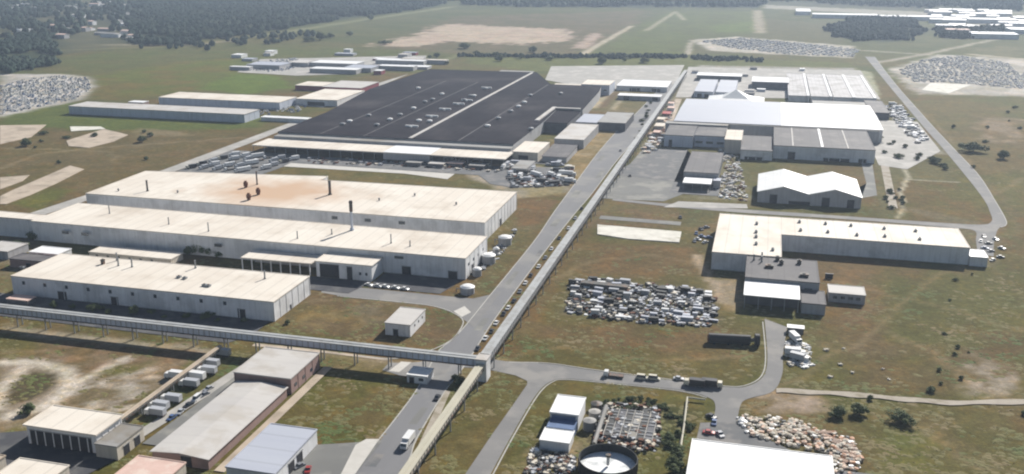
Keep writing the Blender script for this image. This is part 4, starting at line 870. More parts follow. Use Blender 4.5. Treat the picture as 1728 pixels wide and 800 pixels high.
for xx in (-8, -2, 4):
    b = MB(); b.box(xx-.4, xx+.4, -1.5, 1.5, 0, .8, 'tank_black'); b.build('saddle', T)
b = MB(); p = [(-13.3, 345.3), (-20.3, 345.5), (-19.5, 322), (-19.2, 302)]
for (x1, y1), (x2, y2) in zip(p, p[1:]): b.tube((x1, y1, 1.2), (x2, y2, 1.2), .38, 'gallery_yellow', 10)
for i in range(9): b.box(-20.0, -19.4, 306+i*4.6, 306.4+i*4.6, 0, .9, 'concrete')
tag(b.build('yellow_pipeline'), 'yellow pipe turning a corner above the bright white store', 'pipe')
# ------------------------------------------------------------------ vehicles
def car_mesh(paint, L=4.5, W=1.8, parts=True, van=False):
    """returns body, glass, wheel MBs"""
    b = MB(); g = MB(); h1 = .85 if not van else 1.0; h2 = 1.45 if not van else 2.1
    c0, c1, r0, r1 = (-.9, 1.45, -.5, 1.0) if not van else (-1.75, 2.1, -1.2, 2.0)
    f = -L/2; e = L/2; w = W/2
    prof = [(f, .3), (f, .62), (f+.15, .72), (c0-.35, h1), (c1+.25, h1+.02), (e-.1, .8), (e, .6), (e, .3)]
    vs = [(y*1, x, z) for y in (-w, w) for x, z in prof]; n = len(prof)
    b.add(vs, [tuple(range(n)), tuple(reversed(range(n, 2*n)))]+[(i, n+i, n+(i+1) % n, (i+1) % n) for i in range(n)], paint)
    wi = w*.82
    lo = [(-w*.94, c0, h1), (w*.94, c0, h1), (w*.94, c1, h1), (-w*.94, c1, h1)]; hi = [(-wi, r0, h2), (wi, r0, h2), (wi, r1, h2), (-wi, r1, h2)]
    g.add(lo+hi, [(0, 1, 5, 4), (1, 2, 6, 5), (2, 3, 7, 6), (3, 0, 4, 7)], 'glass')
    b.box(-wi-.01, wi+.01, r0-.02, r1+.02, h2-.02, h2+.05, paint)
    return b, g
def wheel_mb(x, y, r=.33):
    m = MB(); m.tube((x-.11, y, r), (x+.11, y, r), r, 'tyre', 12); m.tube((x-.12, y, r), (x+.12, y, r), r*.55, 'steel', 8); return m
def make_car(paint, label, van=False):
    T = thing('parked_car' if not van else 'parked_van', label, 'car' if not van else 'van', (0, 0, 0))
    L = 4.5 if not van else 5.2
    b, g = car_mesh('car_'+paint, L, 1.8, van=van); b.build('body', T); g.build('windows', T)
    for sx in (-.82, .82):
        for y in (-L/2+.8, L/2-.85): wheel_mb(sx, y).build('wheel', T)
    return T
def make_truck(cabm, boxm, label, Lb=6.5, wb=2.5, hb=2.6, flat=False):
    T = thing('truck', label, 'truck')
    b = MB(); b.box(-1.1, 1.1, -Lb/2-2.0, Lb/2, .6, .95, 'dark_metal'); b.build('chassis', T)
    b = MB(); c0 = -Lb/2-2.3
    b.add([(s*wb/2*.96, y, z) for s in (-1, 1) for y, z in ((c0, .55), (c0, 1.5), (c0+.35, 2.6), (c0+2.0, 2.65), (c0+2.0, .55))], [(0,1,2,3,4), (9,8,7,6,5), (0,5,6,1), (1,6,7,2), (2,7,8,3), (3,8,9,4), (4,9,5,0)], cabm); cab = b.build('cab', T)
    b = MB(); b.add([(-1.05, c0-.02, 1.55), (1.05, c0-.02, 1.55), (1.05, c0+.30, 2.45), (-1.05, c0+.30, 2.45)], [(0,1,2,3)], 'glass'); b.build('windscreen', cab)
    b = MB()
    if flat: b.box(-wb/2, wb/2, -Lb/2, Lb/2, .96, 1.15, boxm); b.box(-wb/2, wb/2, -Lb/2, -Lb/2+.15, 1.15, 2.2, boxm)
    else: b.box(-wb/2, wb/2, -Lb/2, Lb/2, .96, .96+hb, boxm); b.box(-wb/2-.03, wb/2+.03, -Lb/2-.03, Lb/2+.03, .96+hb-.15, .96+hb+.02, boxm)
    b.build('cargo_bed' if flat else 'cargo_box', T)
    for y in (c0+1.0, Lb/2-1.0, Lb/2-2.3):
        for sx in (-1.05, 1.05):
            m = MB(); m.tube((sx-.15, y, .5), (sx+.15, y, .5), .5, 'tyre', 12); m.tube((sx-.16, y, .5), (sx+.16, y, .5), .22, 'steel', 8); m.build('wheel', T)
    return T
protos = {k: None for k in CARC}; YARD = []
def car(paint, x, y, rz, label, group=None, van=False):
    key = paint+('v' if van else '')
    if protos.get(key) is None:
        T = make_car(paint, label, van); T.location = (x, y, .05); T.rotation_euler.z = rz; protos[key] = T
        if group: T['group'] = group
        return T
    T = dup(protos[key], (x, y, .05), rz, label=label)
    if group: T['group'] = group
    elif 'group' in T: del T['group']
    return T
tprot = {}
def truck(kind, x, y, rz, label, group=None):
    spec = {'white': ('car_white', 'car_white', 6.5, 2.5, 2.6, False), 'grey': ('car_white', 'car_silver', 6.0, 2.5, 2.4, False), 'flat': ('car_white', 'dark_metal', 6.0, 2.5, 0, True), 'dark': ('car_cream', 'car_black', 6.0, 2.5, 2.2, False), 'long': ('car_white', 'car_white', 11, 2.5, 2.7, False)}[kind]
    if kind not in tprot:
        T = make_truck(spec[0], spec[1], label, spec[2], spec[3], spec[4], spec[5]); T.location = (x, y, .06); T.rotation_euler.z = rz; tprot[kind] = T
        if group: T['group'] = group
        return T
    T = dup(tprot[kind], (x, y, .06), rz, label=label)
    if group: T['group'] = group
    elif 'group' in T: del T['group']
    return T
HP = PI/2
x, y = at(690, 748); truck('white', x, y, 0, 'white box truck driving on the avenue at the bottom')
x, y = at(738, 673); car('black', x, y, 0, 'black car on the avenue just south of the gatehouse')
x, y = at(1040, 637); truck('flat', x, y, -HP, 'dark flatbed truck with white cab on the east road')
x, y = at(1083, 640); car('cream', x, y, HP, 'left of two cream vans stopped on the east road', van=True)
x, y = at(1103, 641); car('cream', x, y, HP, 'right of two cream vans stopped on the east road', van=True)
x, y = at(1145, 641); car('silver', x, y, HP, 'silver car between the two vans and the dark trucks')
x, y = at(1176, 652); truck('dark', x, y, -HP, 'black truck with cream cab, left of the pair at the road bend')
x, y = at(1196, 656); truck('dark', x, y+2, HP, 'black truck with cream cab, right of the pair at the road bend')
x, y = at(520, 795); car('red', x, y, .3, 'red car parked by the blue-grey shed')
x, y = at(499, 775); car('black', x, y, .5, 'black car against the blue-grey shed doorway')
x, y = at(505, 789); car('grey', x, y, -.4, 'grey car between the red car and the shed')
tr = [(378,601),(359,619),(354,631),(334,641),(324,653),(294,679),(273,691),(267,702)]
for i, (px, py) in enumerate(tr):
    x, y = at(px, py); truck('grey' if i not in (3,) else 'white', x, y, -HP+random.uniform(-.05, .05), ['grey box truck nearest the crossing gallery', 'second grey box truck from the crossing gallery', 'third grey box truck from the crossing gallery', 'brightest white truck in the middle of the parked row', 'grey box truck just below the bright white one', 'third box truck from the bottom of the parked row', 'second box truck from the bottom of the parked row', 'bottommost box truck of the parked row'][i], 'box trucks parked in a row by the workshops')
for i, (px, py, c) in enumerate(((345,668,'grey'),(352,658,'silver'),(318,686,'black'),(305,697,'silver'),(290,707,'blue'))):
    x, y = at(px, py); car(c, x, y, random.uniform(-.3, .3), f'{c} car at {["the top", "the very top", "the middle", "the lower part", "the bottom"][i]} of the lane beside the parked box trucks')
x, y = at(332, 675); car('white', x, y, 0, 'white van beside the row of parked box trucks', van=True)
x, y = at(300, 640); truck('white', x, y, -HP, 'white truck standing against the thin tan pipe bridge')
for i, (px, py) in enumerate(((622,482),(638,484),(650,485),(667,487),(683,489))):
    x, y = at(px, py); car('white', x, y, HP*.9, ['leftmost', 'second from left', 'middle', 'second from right', 'rightmost'][i]+' white car in the shade of the long cream hall', 'white cars in the shade of the hall')
# avenue median: alternating parked cars
cols = ['white', 'black', 'grey', 'silver', 'white', 'black', 'blue']
for i, (px, py) in enumerate(((806,590),(813,572),(820,560),(828,546),(836,530),(843,520),(850,508),(862,492),(872,478),(880,465),(892,450),(903,435),(912,420),(925,402),(938,385),(950,368),(962,352))):
    x, y = at(px, py); c = ['black','white','black','white','black','white','black','grey','white','black','white','grey','white','black','white','silver','black'][i]
    car(c, -112.6+random.uniform(-.5, .5)+(0 if y < 560 else 1), y, random.uniform(-.1, .1), f'{c} car parked in the line between avenue and gallery', 'cars lined up between the avenue and the gallery, '+c)
for i, (px, py, c) in enumerate(((1063,298,'black'),(1035,218,'black'),(1047,255,'grey'),(1068,202,'grey'),(1148,368,'black'))):
    x, y = at(px, py); car(c, x, y, .2, ['black car alone on the paved yard', 'black car on the avenue below the dark shaded block', 'grey car on the avenue beside the gallery', 'grey car farthest up the avenue', 'black car on the verge under the loop road'][i])
for i, (px, py, k) in enumerate(((1340,575,'white'),(1337,600,'white'),(1345,608,'grey'),(1330,592,'flat'))):
    x, y = at(px, py); truck(k, x, y, [0.4, HP, 1.2, .1][i], ['topmost white truck right of the road bend', 'white truck in the middle of the scrap by the road bend', 'grey truck lowest in the scrap by the road bend', 'flatbed truck leftmost by the road bend'][i])
x, y = at(1342, 561); T = thing('site_office', 'small white cabin with dark front at the road bend', 'cabin', (x, y, 0))
b = MB(); b.box(-3.5, 3.5, -1.8, 1.8, 0, 2.7, 'wall_dark'); b.build('wall', T); b = MB(); b.box(-3.8, 3.8, -2.1, 2.1, 2.71, 2.95, 'white_sheet'); b.build('roof', T)
for i, (px, py, c) in enumerate(((1205,715,'blue'),(1196,732,'red'),(1215,735,'silver'),(1200,705,'black'))):
    x, y = at(px, py); car(c, x, y, [0, HP, .5, 1][i], f'{c} car parked above the bright white store')
for i, (px, py, c) in enumerate(((1175,395,'blue'),(1184,400,'blue'),(1190,410,'white'),(1178,405,'white'),(1192,385,'grey'),(1183,388,'black'),(1196,402,'blue'),(1172,408,'grey'))):
    x, y = at(px, py); car(c, x, y, (i*1.3) % 3, f'{c} car crowded at the left end of the L-shaped hall', f'{c} cars left of the L-shaped hall')
for i, (px, py, c) in enumerate(((1660,400,'black'),(1668,412,'black'),(1680,405,'white'),(1672,425,'grey'),(1690,420,'silver'),(1675,440,'white'),(1662,420,'blue'),(1655,408,'white'),(1688,435,'black'))):
    x, y = at(px, py); car(c, x, y, (i*1.7) % 3, f'{c} car at the right end of the L-shaped hall', f'{c} cars at the right end of the L-shaped hall')
for i in range(22):
    px = random.uniform(1500, 1556); py = 172+(px-1500)*1.0+random.uniform(-6, 10); x, y = at(px, py); x = min(max(x, 108), 146)
    k = i % 6
    if k == 0: truck('white', x, y, random.choice((0, HP)), 'white truck on the strip between white hall and loop road', 'trucks between the white hall and the loop road')
    else: car(['white', 'silver', 'blue', 'black', 'white'][k-1], x, y, random.choice((0, HP)), ['white', 'silver', 'blue', 'black', 'white'][k-1]+' car on the strip between white hall and loop road', ['white', 'silver', 'blue', 'black', 'white'][k-1]+' cars between the white hall and the loop road')
# equipment yard by grey block: white trucks
for i, (px, py, k) in enumerate(((878,300,'white'),(890,306,'grey'),(905,298,'long'),(915,306,'flat'),(930,298,'white'),(943,303,'white'),(955,296,'long'),(960,308,'white'),(925,310,'flat'),(885,292,'white'),(900,288,'grey'),(850,285,'white'),(772,272,'flat'),(755,270,'grey'),(790,276,'dark'),(805,272,'grey'),(820,280,'dark'),(878,278,'flat'),(862,296,'grey'),(940,290,'dark'))):
    x, y = at(px, py); truck(k, x, y, random.choice((HP, -HP, .9, 0)), {'white': 'white box truck', 'grey': 'grey box truck', 'long': 'long white trailer truck', 'flat': 'empty dark flatbed truck', 'dark': 'black bodied truck with cream cab'}[k]+' in the yard right of the grass strip', {'white': 'white', 'grey': 'grey', 'long': 'long', 'flat': 'flatbed', 'dark': 'black'}[k]+' trucks in the yard between the halls')
for i in range(70):
    px = random.uniform(852, 972); py = random.uniform(270, 316)
    if px > 960 and py > 300: continue
    x, y = at(px, py)
    if y > 738 or (-152 > x > -186 and y > 700 and y < 732): continue
    YARD.append((x, y))
for i, (px, py) in enumerate(((700,279),(738,281),(770,280),(806,284))):
    x, y = at(px, py); building('portable_shed', ['leftmost of four small grey sheds before the long canopy', 'second small grey shed before the long canopy', 'third small grey shed before the long canopy', 'rightmost of four small grey sheds before the long canopy'][i], 'shed', x-6, x+6, y-4, y+4, 3.2, 'wall_dark', ['grey_roof','light_grey_roof','pink_roof','grey_roof'][i], pil=0, over=.5)
# yard left of that, in the shade: trucks and trailers in slanting rows
for r_ in range(5):
    for c_ in range(6):
        x = -430+c_*11+r_*2+random.uniform(-1, 1); y = 653+r_*12+random.uniform(-1, 1)
        if random.random() < .12: continue
        k = random.choice(('white', 'grey', 'grey', 'flat', 'long', 'dark'))
        truck(k, x, y, -.5+random.uniform(-.2, .2), {'white': 'white box truck', 'grey': 'grey box truck', 'long': 'long white trailer truck', 'flat': 'empty dark flatbed truck', 'dark': 'black bodied truck'}[k]+' in the slanting rows left of the long canopy', k+' vehicles in slanting rows near the canopy')
# --- big car lots: single-mesh cars (a few pixels each)
lotmesh = {}
for k in CARC:
    b, g = car_mesh('car_'+k); b.add(g.v, g.f, 'glass')
    for sx in (-.82, .82):
        for yy in (-1.45, 1.4): b.tube((sx-.11, yy, .33), (sx+.11, yy, .33), .33, 'tyre', 8)
    lotmesh[k] = b.mesh('parked_car')
spots = []
def lot(pix, name, rowsp=8.5, colsp=2.75, occ=.5, ang=0, mixc=('white','white','white','blue','white','grey','silver','white','white')):
    poly = [at(*p) for p in pix]; P = np.array(poly); ca, sa = math.cos(ang), math.sin(ang)
    c = P.mean(0); R_ = np.abs(P-c).max()*1.5
    u = -R_
    r = 0
    while u < R_:
        v = -R_
        while v < R_:
            x = c[0]+v*ca-u*sa; y = c[1]+v*sa+u*ca
            if random.random() < occ and inpoly(np.array([x]), np.array([y]), poly)[0]:
                spots.append((math.hypot(x, y), x, y, ang+random.choice((0, PI))+random.uniform(-.03, .03), random.choice(mixc), name))
            v += colsp
        u += rowsp if r % 2 else 5.6
        r += 1
lot([(0,146),(40,135),(100,128),(148,132),(155,148),(132,166),(60,182),(0,194)], 'the big car lot at the far left', ang=.5)
lot([(1515,120),(1560,100),(1620,95),(1700,106),(1715,122),(1790,132),(1790,156),(1728,152),(1640,142),(1540,138)], 'the car lot at the far right', ang=.3, occ=.5, rowsp=9)
lot([(1178,70),(1250,64),(1400,78),(1450,84),(1440,96),(1330,92),(1240,82)], 'the distant car lot near the top', ang=1.2)
lot([(400,118),(430,104),(500,98),(520,110),(470,122)], 'the car lot by the far sheds', ang=.2)
lot([(395,198),(470,170),(540,172),(500,190)], 'the lane by the white shed', ang=.2, occ=.3)
spots.sort()
for (d, x, y, a, c, nm) in spots[:265]:
    o = bpy.data.objects.new('parked_car', lotmesh[c]); COL.objects.link(o); o.location = (x, y, .03); o.rotation_euler.z = a
    tag(o, f'{c} car in {nm}', 'car', f'{c} cars in {nm}')
rest = spots[265:7000]
def merged(name, inst, meshes):
    V = []; F = []; MI = []; off = 0; mats = []
    for key, x, y, z, a, s in inst:
        v, f, mi, mm = meshes[key]; ca, sa = math.cos(a)*s, math.sin(a)*s
        V.append(np.stack([x+v[:, 0]*ca-v[:, 1]*sa, y+v[:, 0]*sa+v[:, 1]*ca, z+v[:, 2]*s], 1))
        mp = []
        for m in mm:
            if m not in mats: mats.append(m)
            mp.append(mats.index(m))
        for ff in f: F.append(tuple(i+off for i in ff))
        MI += [mp[i] for i in mi]; off += len(v)
    me_ = bpy.data.meshes.new(name); me_.from_pydata(np.concatenate(V).tolist(), [], F)
    for m in mats: me_.materials.append(m)
    me_.polygons.foreach_set('material_index', MI); me_.update()
    o = bpy.data.objects.new(name, me_); COL.objects.link(o); return o
def simple_car(k):
    b = MB(); b.box(-.9, .9, -2.2, 2.2, .25, .85, 'car_'+k); b.add([(-.85,-.9,.852),(.85,-.9,.852),(.85,1.4,.852),(-.85,1.4,.852),(-.7,-.4,1.45),(.7,-.4,1.45),(.7,1,1.45),(-.7,1,1.45)], [(0,1,5,4),(1,2,6,5),(2,3,7,6),(3,0,4,7)], 'glass'); b.add([(-.7,-.4,1.45),(.7,-.4,1.45),(.7,1,1.45),(-.7,1,1.45)], [(0,1,2,3)], 'car_'+k)
    return (np.array(b.v), b.f, b.m, [M[m] for m in b.mats])
SC = {k: simple_car(k) for k in CARC}
tag(merged('parked_cars', [(c, x, y, .03, a, 1) for (d, x, y, a, c, nm) in rest], SC), 'masses of tiny parked cars filling the distant lots', 'cars', kind='stuff')
# ------------------------------------------------------------------ outdoor storage: stillages, crates, bags, pipes
def stillage(m1, m2, kind=0):
    b = MB(); X, Y, H = (1.9, 1.3, 1.7) if kind == 0 else ((3.0, 1.2, 2.3) if kind == 1 else (2.4, 1.6, .7))
    if kind == 0:      # cage with corner posts
        for sx in (-1, 1):
            for sy in (-1, 1): b.box(sx*X-.09, sx*X+.09, sy*Y-.09, sy*Y+.09, 0, H+.2, m2)
        b.box(-X+.1, X-.1, -Y+.1, Y-.1, .2, H*.55, m1); b.box(-X*.7, X*.1, -Y*.7, Y*.7, H*.55+.002, H*.95, m1)
        b.box(-X, X, -Y-.05, -Y+.05, H-.12, H, m2); b.box(-X, X, Y-.05, Y+.05, H-.12, H, m2)
    elif kind == 1:    # closed container with lid and ribs
        b.box(-X, X, -Y, Y, .15, H, m1); b.box(-X-.06, X+.06, -Y-.06, Y+.06, H+.002, H+.1, m1)
        for k in range(7): b.box(-X+.3+k*.9, -X+.42+k*.9, -Y-.07, -Y-.002, .2, H-.02, m2)
    else:              # flat tray with sheets
        b.box(-X, X, -Y, Y, .05, .3, m2); b.box(-X+.2, X*.1, -Y+.2, Y-.2, .302, H, m1); b.box(X*.2, X-.2, -Y+.2, Y-.3, .302, H*.8, m1)
    return b
sm = {}
for nm, a, c in (('white', 'car_white', 'steel'), ('grey', 'car_silver', 'dark_metal'), ('dark', 'tank_black', 'dark_metal'), ('cream', 'bag', 'steel'), ('lilac', 'blue_white_roof', 'steel')):
    for k in range(3): sm[nm+str(k)] = stillage(a, c, k).mesh('storage_crate')
    sm[nm] = sm[nm+'0']
poly = [at(*p) for p in ((965,478),(1000,470),(1080,480),(1160,485),(1205,500),(1205,545),(1190,552),(1100,545),(1030,540),(955,525))]
P = np.array(poly); cnt = 0; yy = P[:, 1].min()
while yy < P[:, 1].max():
    xx = P[:, 0].min()
    while xx < P[:, 0].max():
        x = xx+random.uniform(-.7, .7); y = yy+random.uniform(-.5, .5)
        fx, fy = (x+91)/76, (y-416)/60
        inside = inpoly(np.array([x]), np.array([y]), poly)[0]
        dens = .78 if vnoise(np.array([x/7.]), np.array([y/7.]), 3)[0] > .33 else .25
        if inside and random.random() < dens and cnt < 290:
            if fx > .5 and fy < .42: k = random.choice(('white', 'lilac', 'lilac', 'dark'))
            elif fy > .55: k = random.choice(('dark', 'dark', 'grey', 'lilac', 'white'))
            elif fy < .22: k = random.choice(('white', 'cream', 'cream', 'white'))
            else: k = random.choice(('grey', 'dark', 'dark', 'dark', 'lilac', 'white'))
            o = bpy.data.objects.new('storage_crate', sm[k+random.choice('00112')]); COL.objects.link(o)
            s_ = random.uniform(.6, .95); o.location = (x, y, 0); o.scale = (s_*random.uniform(.6, 1.1), s_*random.uniform(.8, 1.25), s_*random.uniform(.6, 1.7)); o.rotation_euler.z = random.gauss(0, .12)
            tag(o, f'{k} storage crate in the open dump on the brown field', 'crate', f'{k} crates dumped on the brown field'); cnt += 1
        xx += 3.9
    yy += 3.4
T = thing('long_rack', 'long black covered rack at the top of the crate dump', 'rack', (-72, 462, 0), -.05)
b = MB(); b.box(-12, 12, -2, 2, 0, 2.6, 'dark_metal'); b.build('body', T); b = MB(); b.box(-12.3, 12.3, -2.3, 2.3, 2.61, 2.8, 'dark_metal'); b.build('cover', T)
for (x, y) in YARD:
    k = random.choice(('white', 'grey', 'dark', 'dark', 'cream', 'lilac')); o = bpy.data.objects.new('storage_crate', sm[k+random.choice('012')]); COL.objects.link(o); o.location = (x, y, 0); s_ = random.uniform(.8, 1.5); o.scale = (s_, s_, s_); o.rotation_euler.z = random.choice((0, HP, .5))
    tag(o, f'{k} crate among the trucks in the yard right of the grass strip', 'crate', f'{k} crates in the truck yard')
# bags by the white store
bag = MB(); bag.ring(0, 0, [(.75, 0), (1.0, .15), (1.05, .7), (.95, 1.15), (.55, 1.3), (.2, 1.45)], 'bag', 8)
bags = [bag.mesh('bulk_bag')]
for cc in ('car_white', 'orange'):
    b = MB(); b.ring(0, 0, [(.75, 0), (1.0, .15), (1.05, .7), (.95, 1.15), (.55, 1.3), (.2, 1.45)], cc, 8); bags.append(b.mesh('bulk_bag'))
n = 0
poly = [at(*p) for p in ((1238,706),(1290,703),(1345,712),(1400,735),(1440,742),(1452,775),(1445,800),(1408,800),(1405,768),(1320,752),(1262,733))]
P = np.array(poly)
while n < 190:
    x = random.uniform(P[:, 0].min(), P[:, 0].max()); y = random.uniform(P[:, 1].min(), P[:, 1].max())
    if not inpoly(np.array([x]), np.array([y]), poly)[0] or (x < 31 and y < 301.5): continue
    k = 1 if x < 3 else (0 if x < 22 or random.random() < .55 else 2)
    o = bpy.data.objects.new('bulk_bag', bags[k]); COL.objects.link(o); s_ = random.uniform(.6, 1.05); o.location = (x, y, 0); o.scale = (s_, s_*random.uniform(.8, 1.2), s_*random.uniform(.7, 1.1)); o.rotation_euler.z = random.uniform(0, 3)
    nm = ['cream', 'white', 'orange'][k]; tag(o, f'{nm} bulk bag in the heap above the bright white store', 'bag', f'{nm} bulk bags heaped by the white store'); n += 1
for i in range(9):
    p = [(1345,728),(1370,725),(1395,728),(1405,738),(1420,748),(1430,745),(1425,762),(1440,768),(1415,772)][i]; x, y = at(*p, 1)
    T = thing('pipe_bundle', ['leftmost orange pipe bundle in the heap','second orange pipe bundle of the heap top','third orange pipe bundle of the heap top','slanted orange pipe bundle at the heap bend','orange pipe bundle in the heap centre right','orange pipe bundle at the heap right edge','short orange pipe bundle below the bend','lowest orange pipe bundle at the right','orange pipe bundle nearest the white store corner'][i], 'pipes', (x, y, .6), random.uniform(-.5, .3)+(i > 2)*-.5)
    for k in range(3):
        b = MB(); b.tube((-3.5, k*.6-.6, 0), (3.5, k*.6-.6, .1), .28, 'orange', 8); b.build('pipe', T)
# debris near the pump house
n = 0
for (px, py, k) in [(random.uniform(905,985), random.uniform(742,798), random.choice(('dark','grey','white','cream'))) for _ in range(34)]+[(random.uniform(895,915), random.uniform(750,790), 'white') for _ in range(6)]:
    x, y = at(px, py)
    if math.hypot(x+41.7, y-286.3) < 12 or y > 293: continue
    o = bpy.data.objects.new('storage_crate', sm[k]); COL.objects.link(o); o.location = (x, y, 0); s_ = random.uniform(.4, .8); o.scale = (s_, s_, s_*1.1); o.rotation_euler.z = random.uniform(0, 3)
    tag(o, f'{k} crate in the clutter below the blue-banded building', 'crate', f'{k} crates below the blue-banded building')
for (px, py, k) in [(random.uniform(1330,1365), random.uniform(580,620), random.choice(('white','cream','grey'))) for _ in range(22)]+[(random.uniform(1380,1500), random.uniform(570,655), 'cream') for _ in range(7)]:
    x, y = at(px, py)
    if x < 17: continue
    o = bpy.data.objects.new('storage_crate', sm[k]); COL.objects.link(o); o.location = (x, y, 0); s_ = random.uniform(.35, .7); o.scale = (s_, s_, s_); o.rotation_euler.z = random.uniform(0, 3)
    tag(o, f'{k} crate thrown on the grass right of the road bend', 'crate', f'{k} crates right of the road bend')
# clutter in the yard right of narrow dark building
for (px, py) in [(random.uniform(1215,1242), random.uniform(240,330)) for _ in range(60)]:
    x, y = at(px, py); k = random.choice(('white', 'cream', 'cream', 'grey'))
    if -16 < x < 11 and 790 < y < 862: continue
    if -31 < x < -14.5 and 812 < y < 866: continue
    if -57 < x < -25 and (y < 776 and y > 688 or y > 836): continue
    o = bpy.data.objects.new('storage_crate', sm[k]); COL.objects.link(o); o.location = (x, y, 0); o.scale = (1.2, 1.2, 1); o.rotation_euler.z = random.uniform(0, 3)
    tag(o, f'{k} crate in the strip beside the narrow dark building', 'crate', f'{k} crates beside the narrow dark building')
def debris(label, name, pix, n, cols, smin, smax, avoid=lambda x, y: False, ground=0):
    poly = [at(*p) for p in pix]; P = np.array(poly); inst = []; lo, hi = P.min(0), P.max(0)
    while len(inst) < n:
        x = random.uniform(lo[0], hi[0]); y = random.uniform(lo[1], hi[1])
        if not inpoly(np.array([x]), np.array([y]), poly)[0] or avoid(x, y): 
            n -= .01; continue
        inst.append((random.choice(cols), x, y, random.uniform(0, ground), random.uniform(0, 6), random.uniform(smin, smax)))
    tag(merged(name, inst, DB), label, 'scrap', kind='stuff')
def chunk(c, seed):
    r = random.Random(seed); b = MB(); X, Y, H = r.uniform(.4, 1.6), r.uniform(.3, .9), r.uniform(.3, 1.1)
    b.box(-X, X, -Y, Y, 0, H, c, r.uniform(0, 3)); b.box(-X*.3, X*1.2, -Y*1.3, Y*.2, 0, H*r.uniform(.3, .8), c, r.uniform(0, 3)); b.tube((-X, Y, H*.4), (X*1.6, -Y, H*1.1), .08, c, 4)
    return (np.array(b.v), b.f, b.m, [M[m] for m in b.mats])
DB = {}
for c in ('car_white', 'car_silver', 'tank_black', 'bag', 'orange', 'rust', 'blue_white_roof'):
    for k in range(4): DB[c+str(k)] = chunk(c, k*7+len(c))
def cs(*a): return [c+str(k) for c in a for k in range(4)]
debris('fine dark and white scrap between the crates of the brown field dump', 'scrap_heap', ((962,480),(1000,470),(1080,478),(1160,484),(1208,500),(1208,546),(1190,553),(1100,547),(1030,541),(953,527)), 700, cs('car_white', 'tank_black', 'tank_black', 'tank_black', 'rust', 'car_silver', 'tank_black', 'bag'), .6, 1.3, ground=.3)
debris('loose scrap in the truck yard beside the avenue', 'scrap_heap', ((855,268),(960,275),(972,296),(955,316),(860,312)), 380, cs('car_white', 'tank_black', 'tank_black', 'tank_black', 'car_silver', 'rust'), .8, 1.6, lambda x, y: y > 740 or (-185 < x < -148 and y > 698))
debris('pale and orange scrap mixed into the bag heap', 'scrap_heap', ((1240,706),(1290,703),(1345,711),(1400,733),(1442,742),(1456,775),(1450,800),(1409,800),(1406,768),(1320,752),(1262,733)), 300, cs('bag', 'tank_black', 'orange', 'bag', 'car_white'), .35, .8, lambda x, y: x < 31 and y < 301.5, ground=.8)
debris('dark scrap heaped between the white building and the round tank', 'scrap_heap', ((900,745),(985,742),(975,760),(960,800),(885,800)), 200, cs('tank_black', 'tank_black', 'car_silver', 'bag', 'rust'), .4, .9, lambda x, y: math.hypot(x+41.7, y-286.3) < 11 or y > 292.5)
debris('pipes and fittings cluttered around the filter beds', 'scrap_heap', ((985,682),(1115,688),(1112,760),(1075,765),(985,742)), 420, cs('tank_black', 'tank_black', 'car_silver', 'rust', 'bag'), .4, 1.0, lambda x, y: math.hypot(x+41.7, y-286.3) < 11 or x < -50, ground=1.2)
debris('white scrap on the grass right of the road bend', 'scrap_heap', ((1322,575),(1350,570),(1368,590),(1375,625),(1330,615)), 150, cs('car_white', 'bag', 'car_silver'), .4, 1.0, lambda x, y: x < 17)
debris('litter along the strip between the blue and white-fronted blocks', 'scrap_heap', ((1218,262),(1246,262),(1262,340),(1215,335)), 200, cs('bag', 'car_white', 'car_silver', 'rust'), .5, 1.2, lambda x, y: (-16 < x < 11 and 790 < y < 862) or x < -26)
debris('clutter between the gallery and the white hall', 'scrap_heap', ((1100,170),(1140,165),(1125,215),(1110,255),(1085,262)), 160, cs('rust', 'orange', 'car_white', 'bag', 'car_silver'), 1, 2.6, lambda x, y: x > -83 or x < -98)
debris('clutter in the loading strip below the long cream canopy', 'scrap_heap', ((520,268),(690,268),(860,283),(850,292),(690,282),(520,276)), 160, cs('tank_black', 'car_silver', 'rust', 'bag'), .6, 1.6, lambda x, y: y > 714)
debris('clutter by the tanks along the east wall of the cream halls', 'scrap_heap', ((795,470),(840,440),(872,390),(866,380),(820,430),(788,460)), 90, cs('tank_black', 'car_white', 'car_silver'), .5, 1.2, lambda x, y: x < -144)
debris('vehicles and gear on the strip by the loop road', 'scrap_heap', ((1490,180),(1520,180),(1565,235),(1545,245)), 200, cs('car_white', 'blue_white_roof', 'car_silver', 'tank_black'), 1, 2.4, lambda x, y: x < 106 or x > 146)
# ------------------------------------------------------------------ vegetation
def crown_mesh(name, R_, H, n, leaf=.55, seed=0, m='leaf', z0=1.6, squash=1.0):
    r = np.random.default_rng(seed); b = MB()
    cl = [(r.normal(0, R_*.36), r.normal(0, R_*.36), z0+R_*.2+abs(r.normal(0, 1))*H*.26, r.uniform(.3, .6)*R_) for _ in range(20)]
    V = []; F = []
    for i in range(n):
        c = cl[r.integers(len(cl))]; d = r.normal(0, 1, 3); d /= np.linalg.norm(d); rad = c[3]*r.uniform(.55, 1.05)
        p = np.array([c[0], c[1], c[2]*squash])+d*rad; p[2] = max(p[2], .25)
        a = r.normal(0, 1, 3); a -= a.dot(d)*d*.6; a /= np.linalg.norm(a); bb = np.cross(d, a); l = leaf*r.uniform(.6, 1.3); k = len(V)
        V += [p-a*l*.5, p+bb*l*.45, p+a*l*.5, p-bb*l*.45]; F.append((k, k+1, k+2, k+3))
    b.add([tuple(v) for v in V], F, m); return b
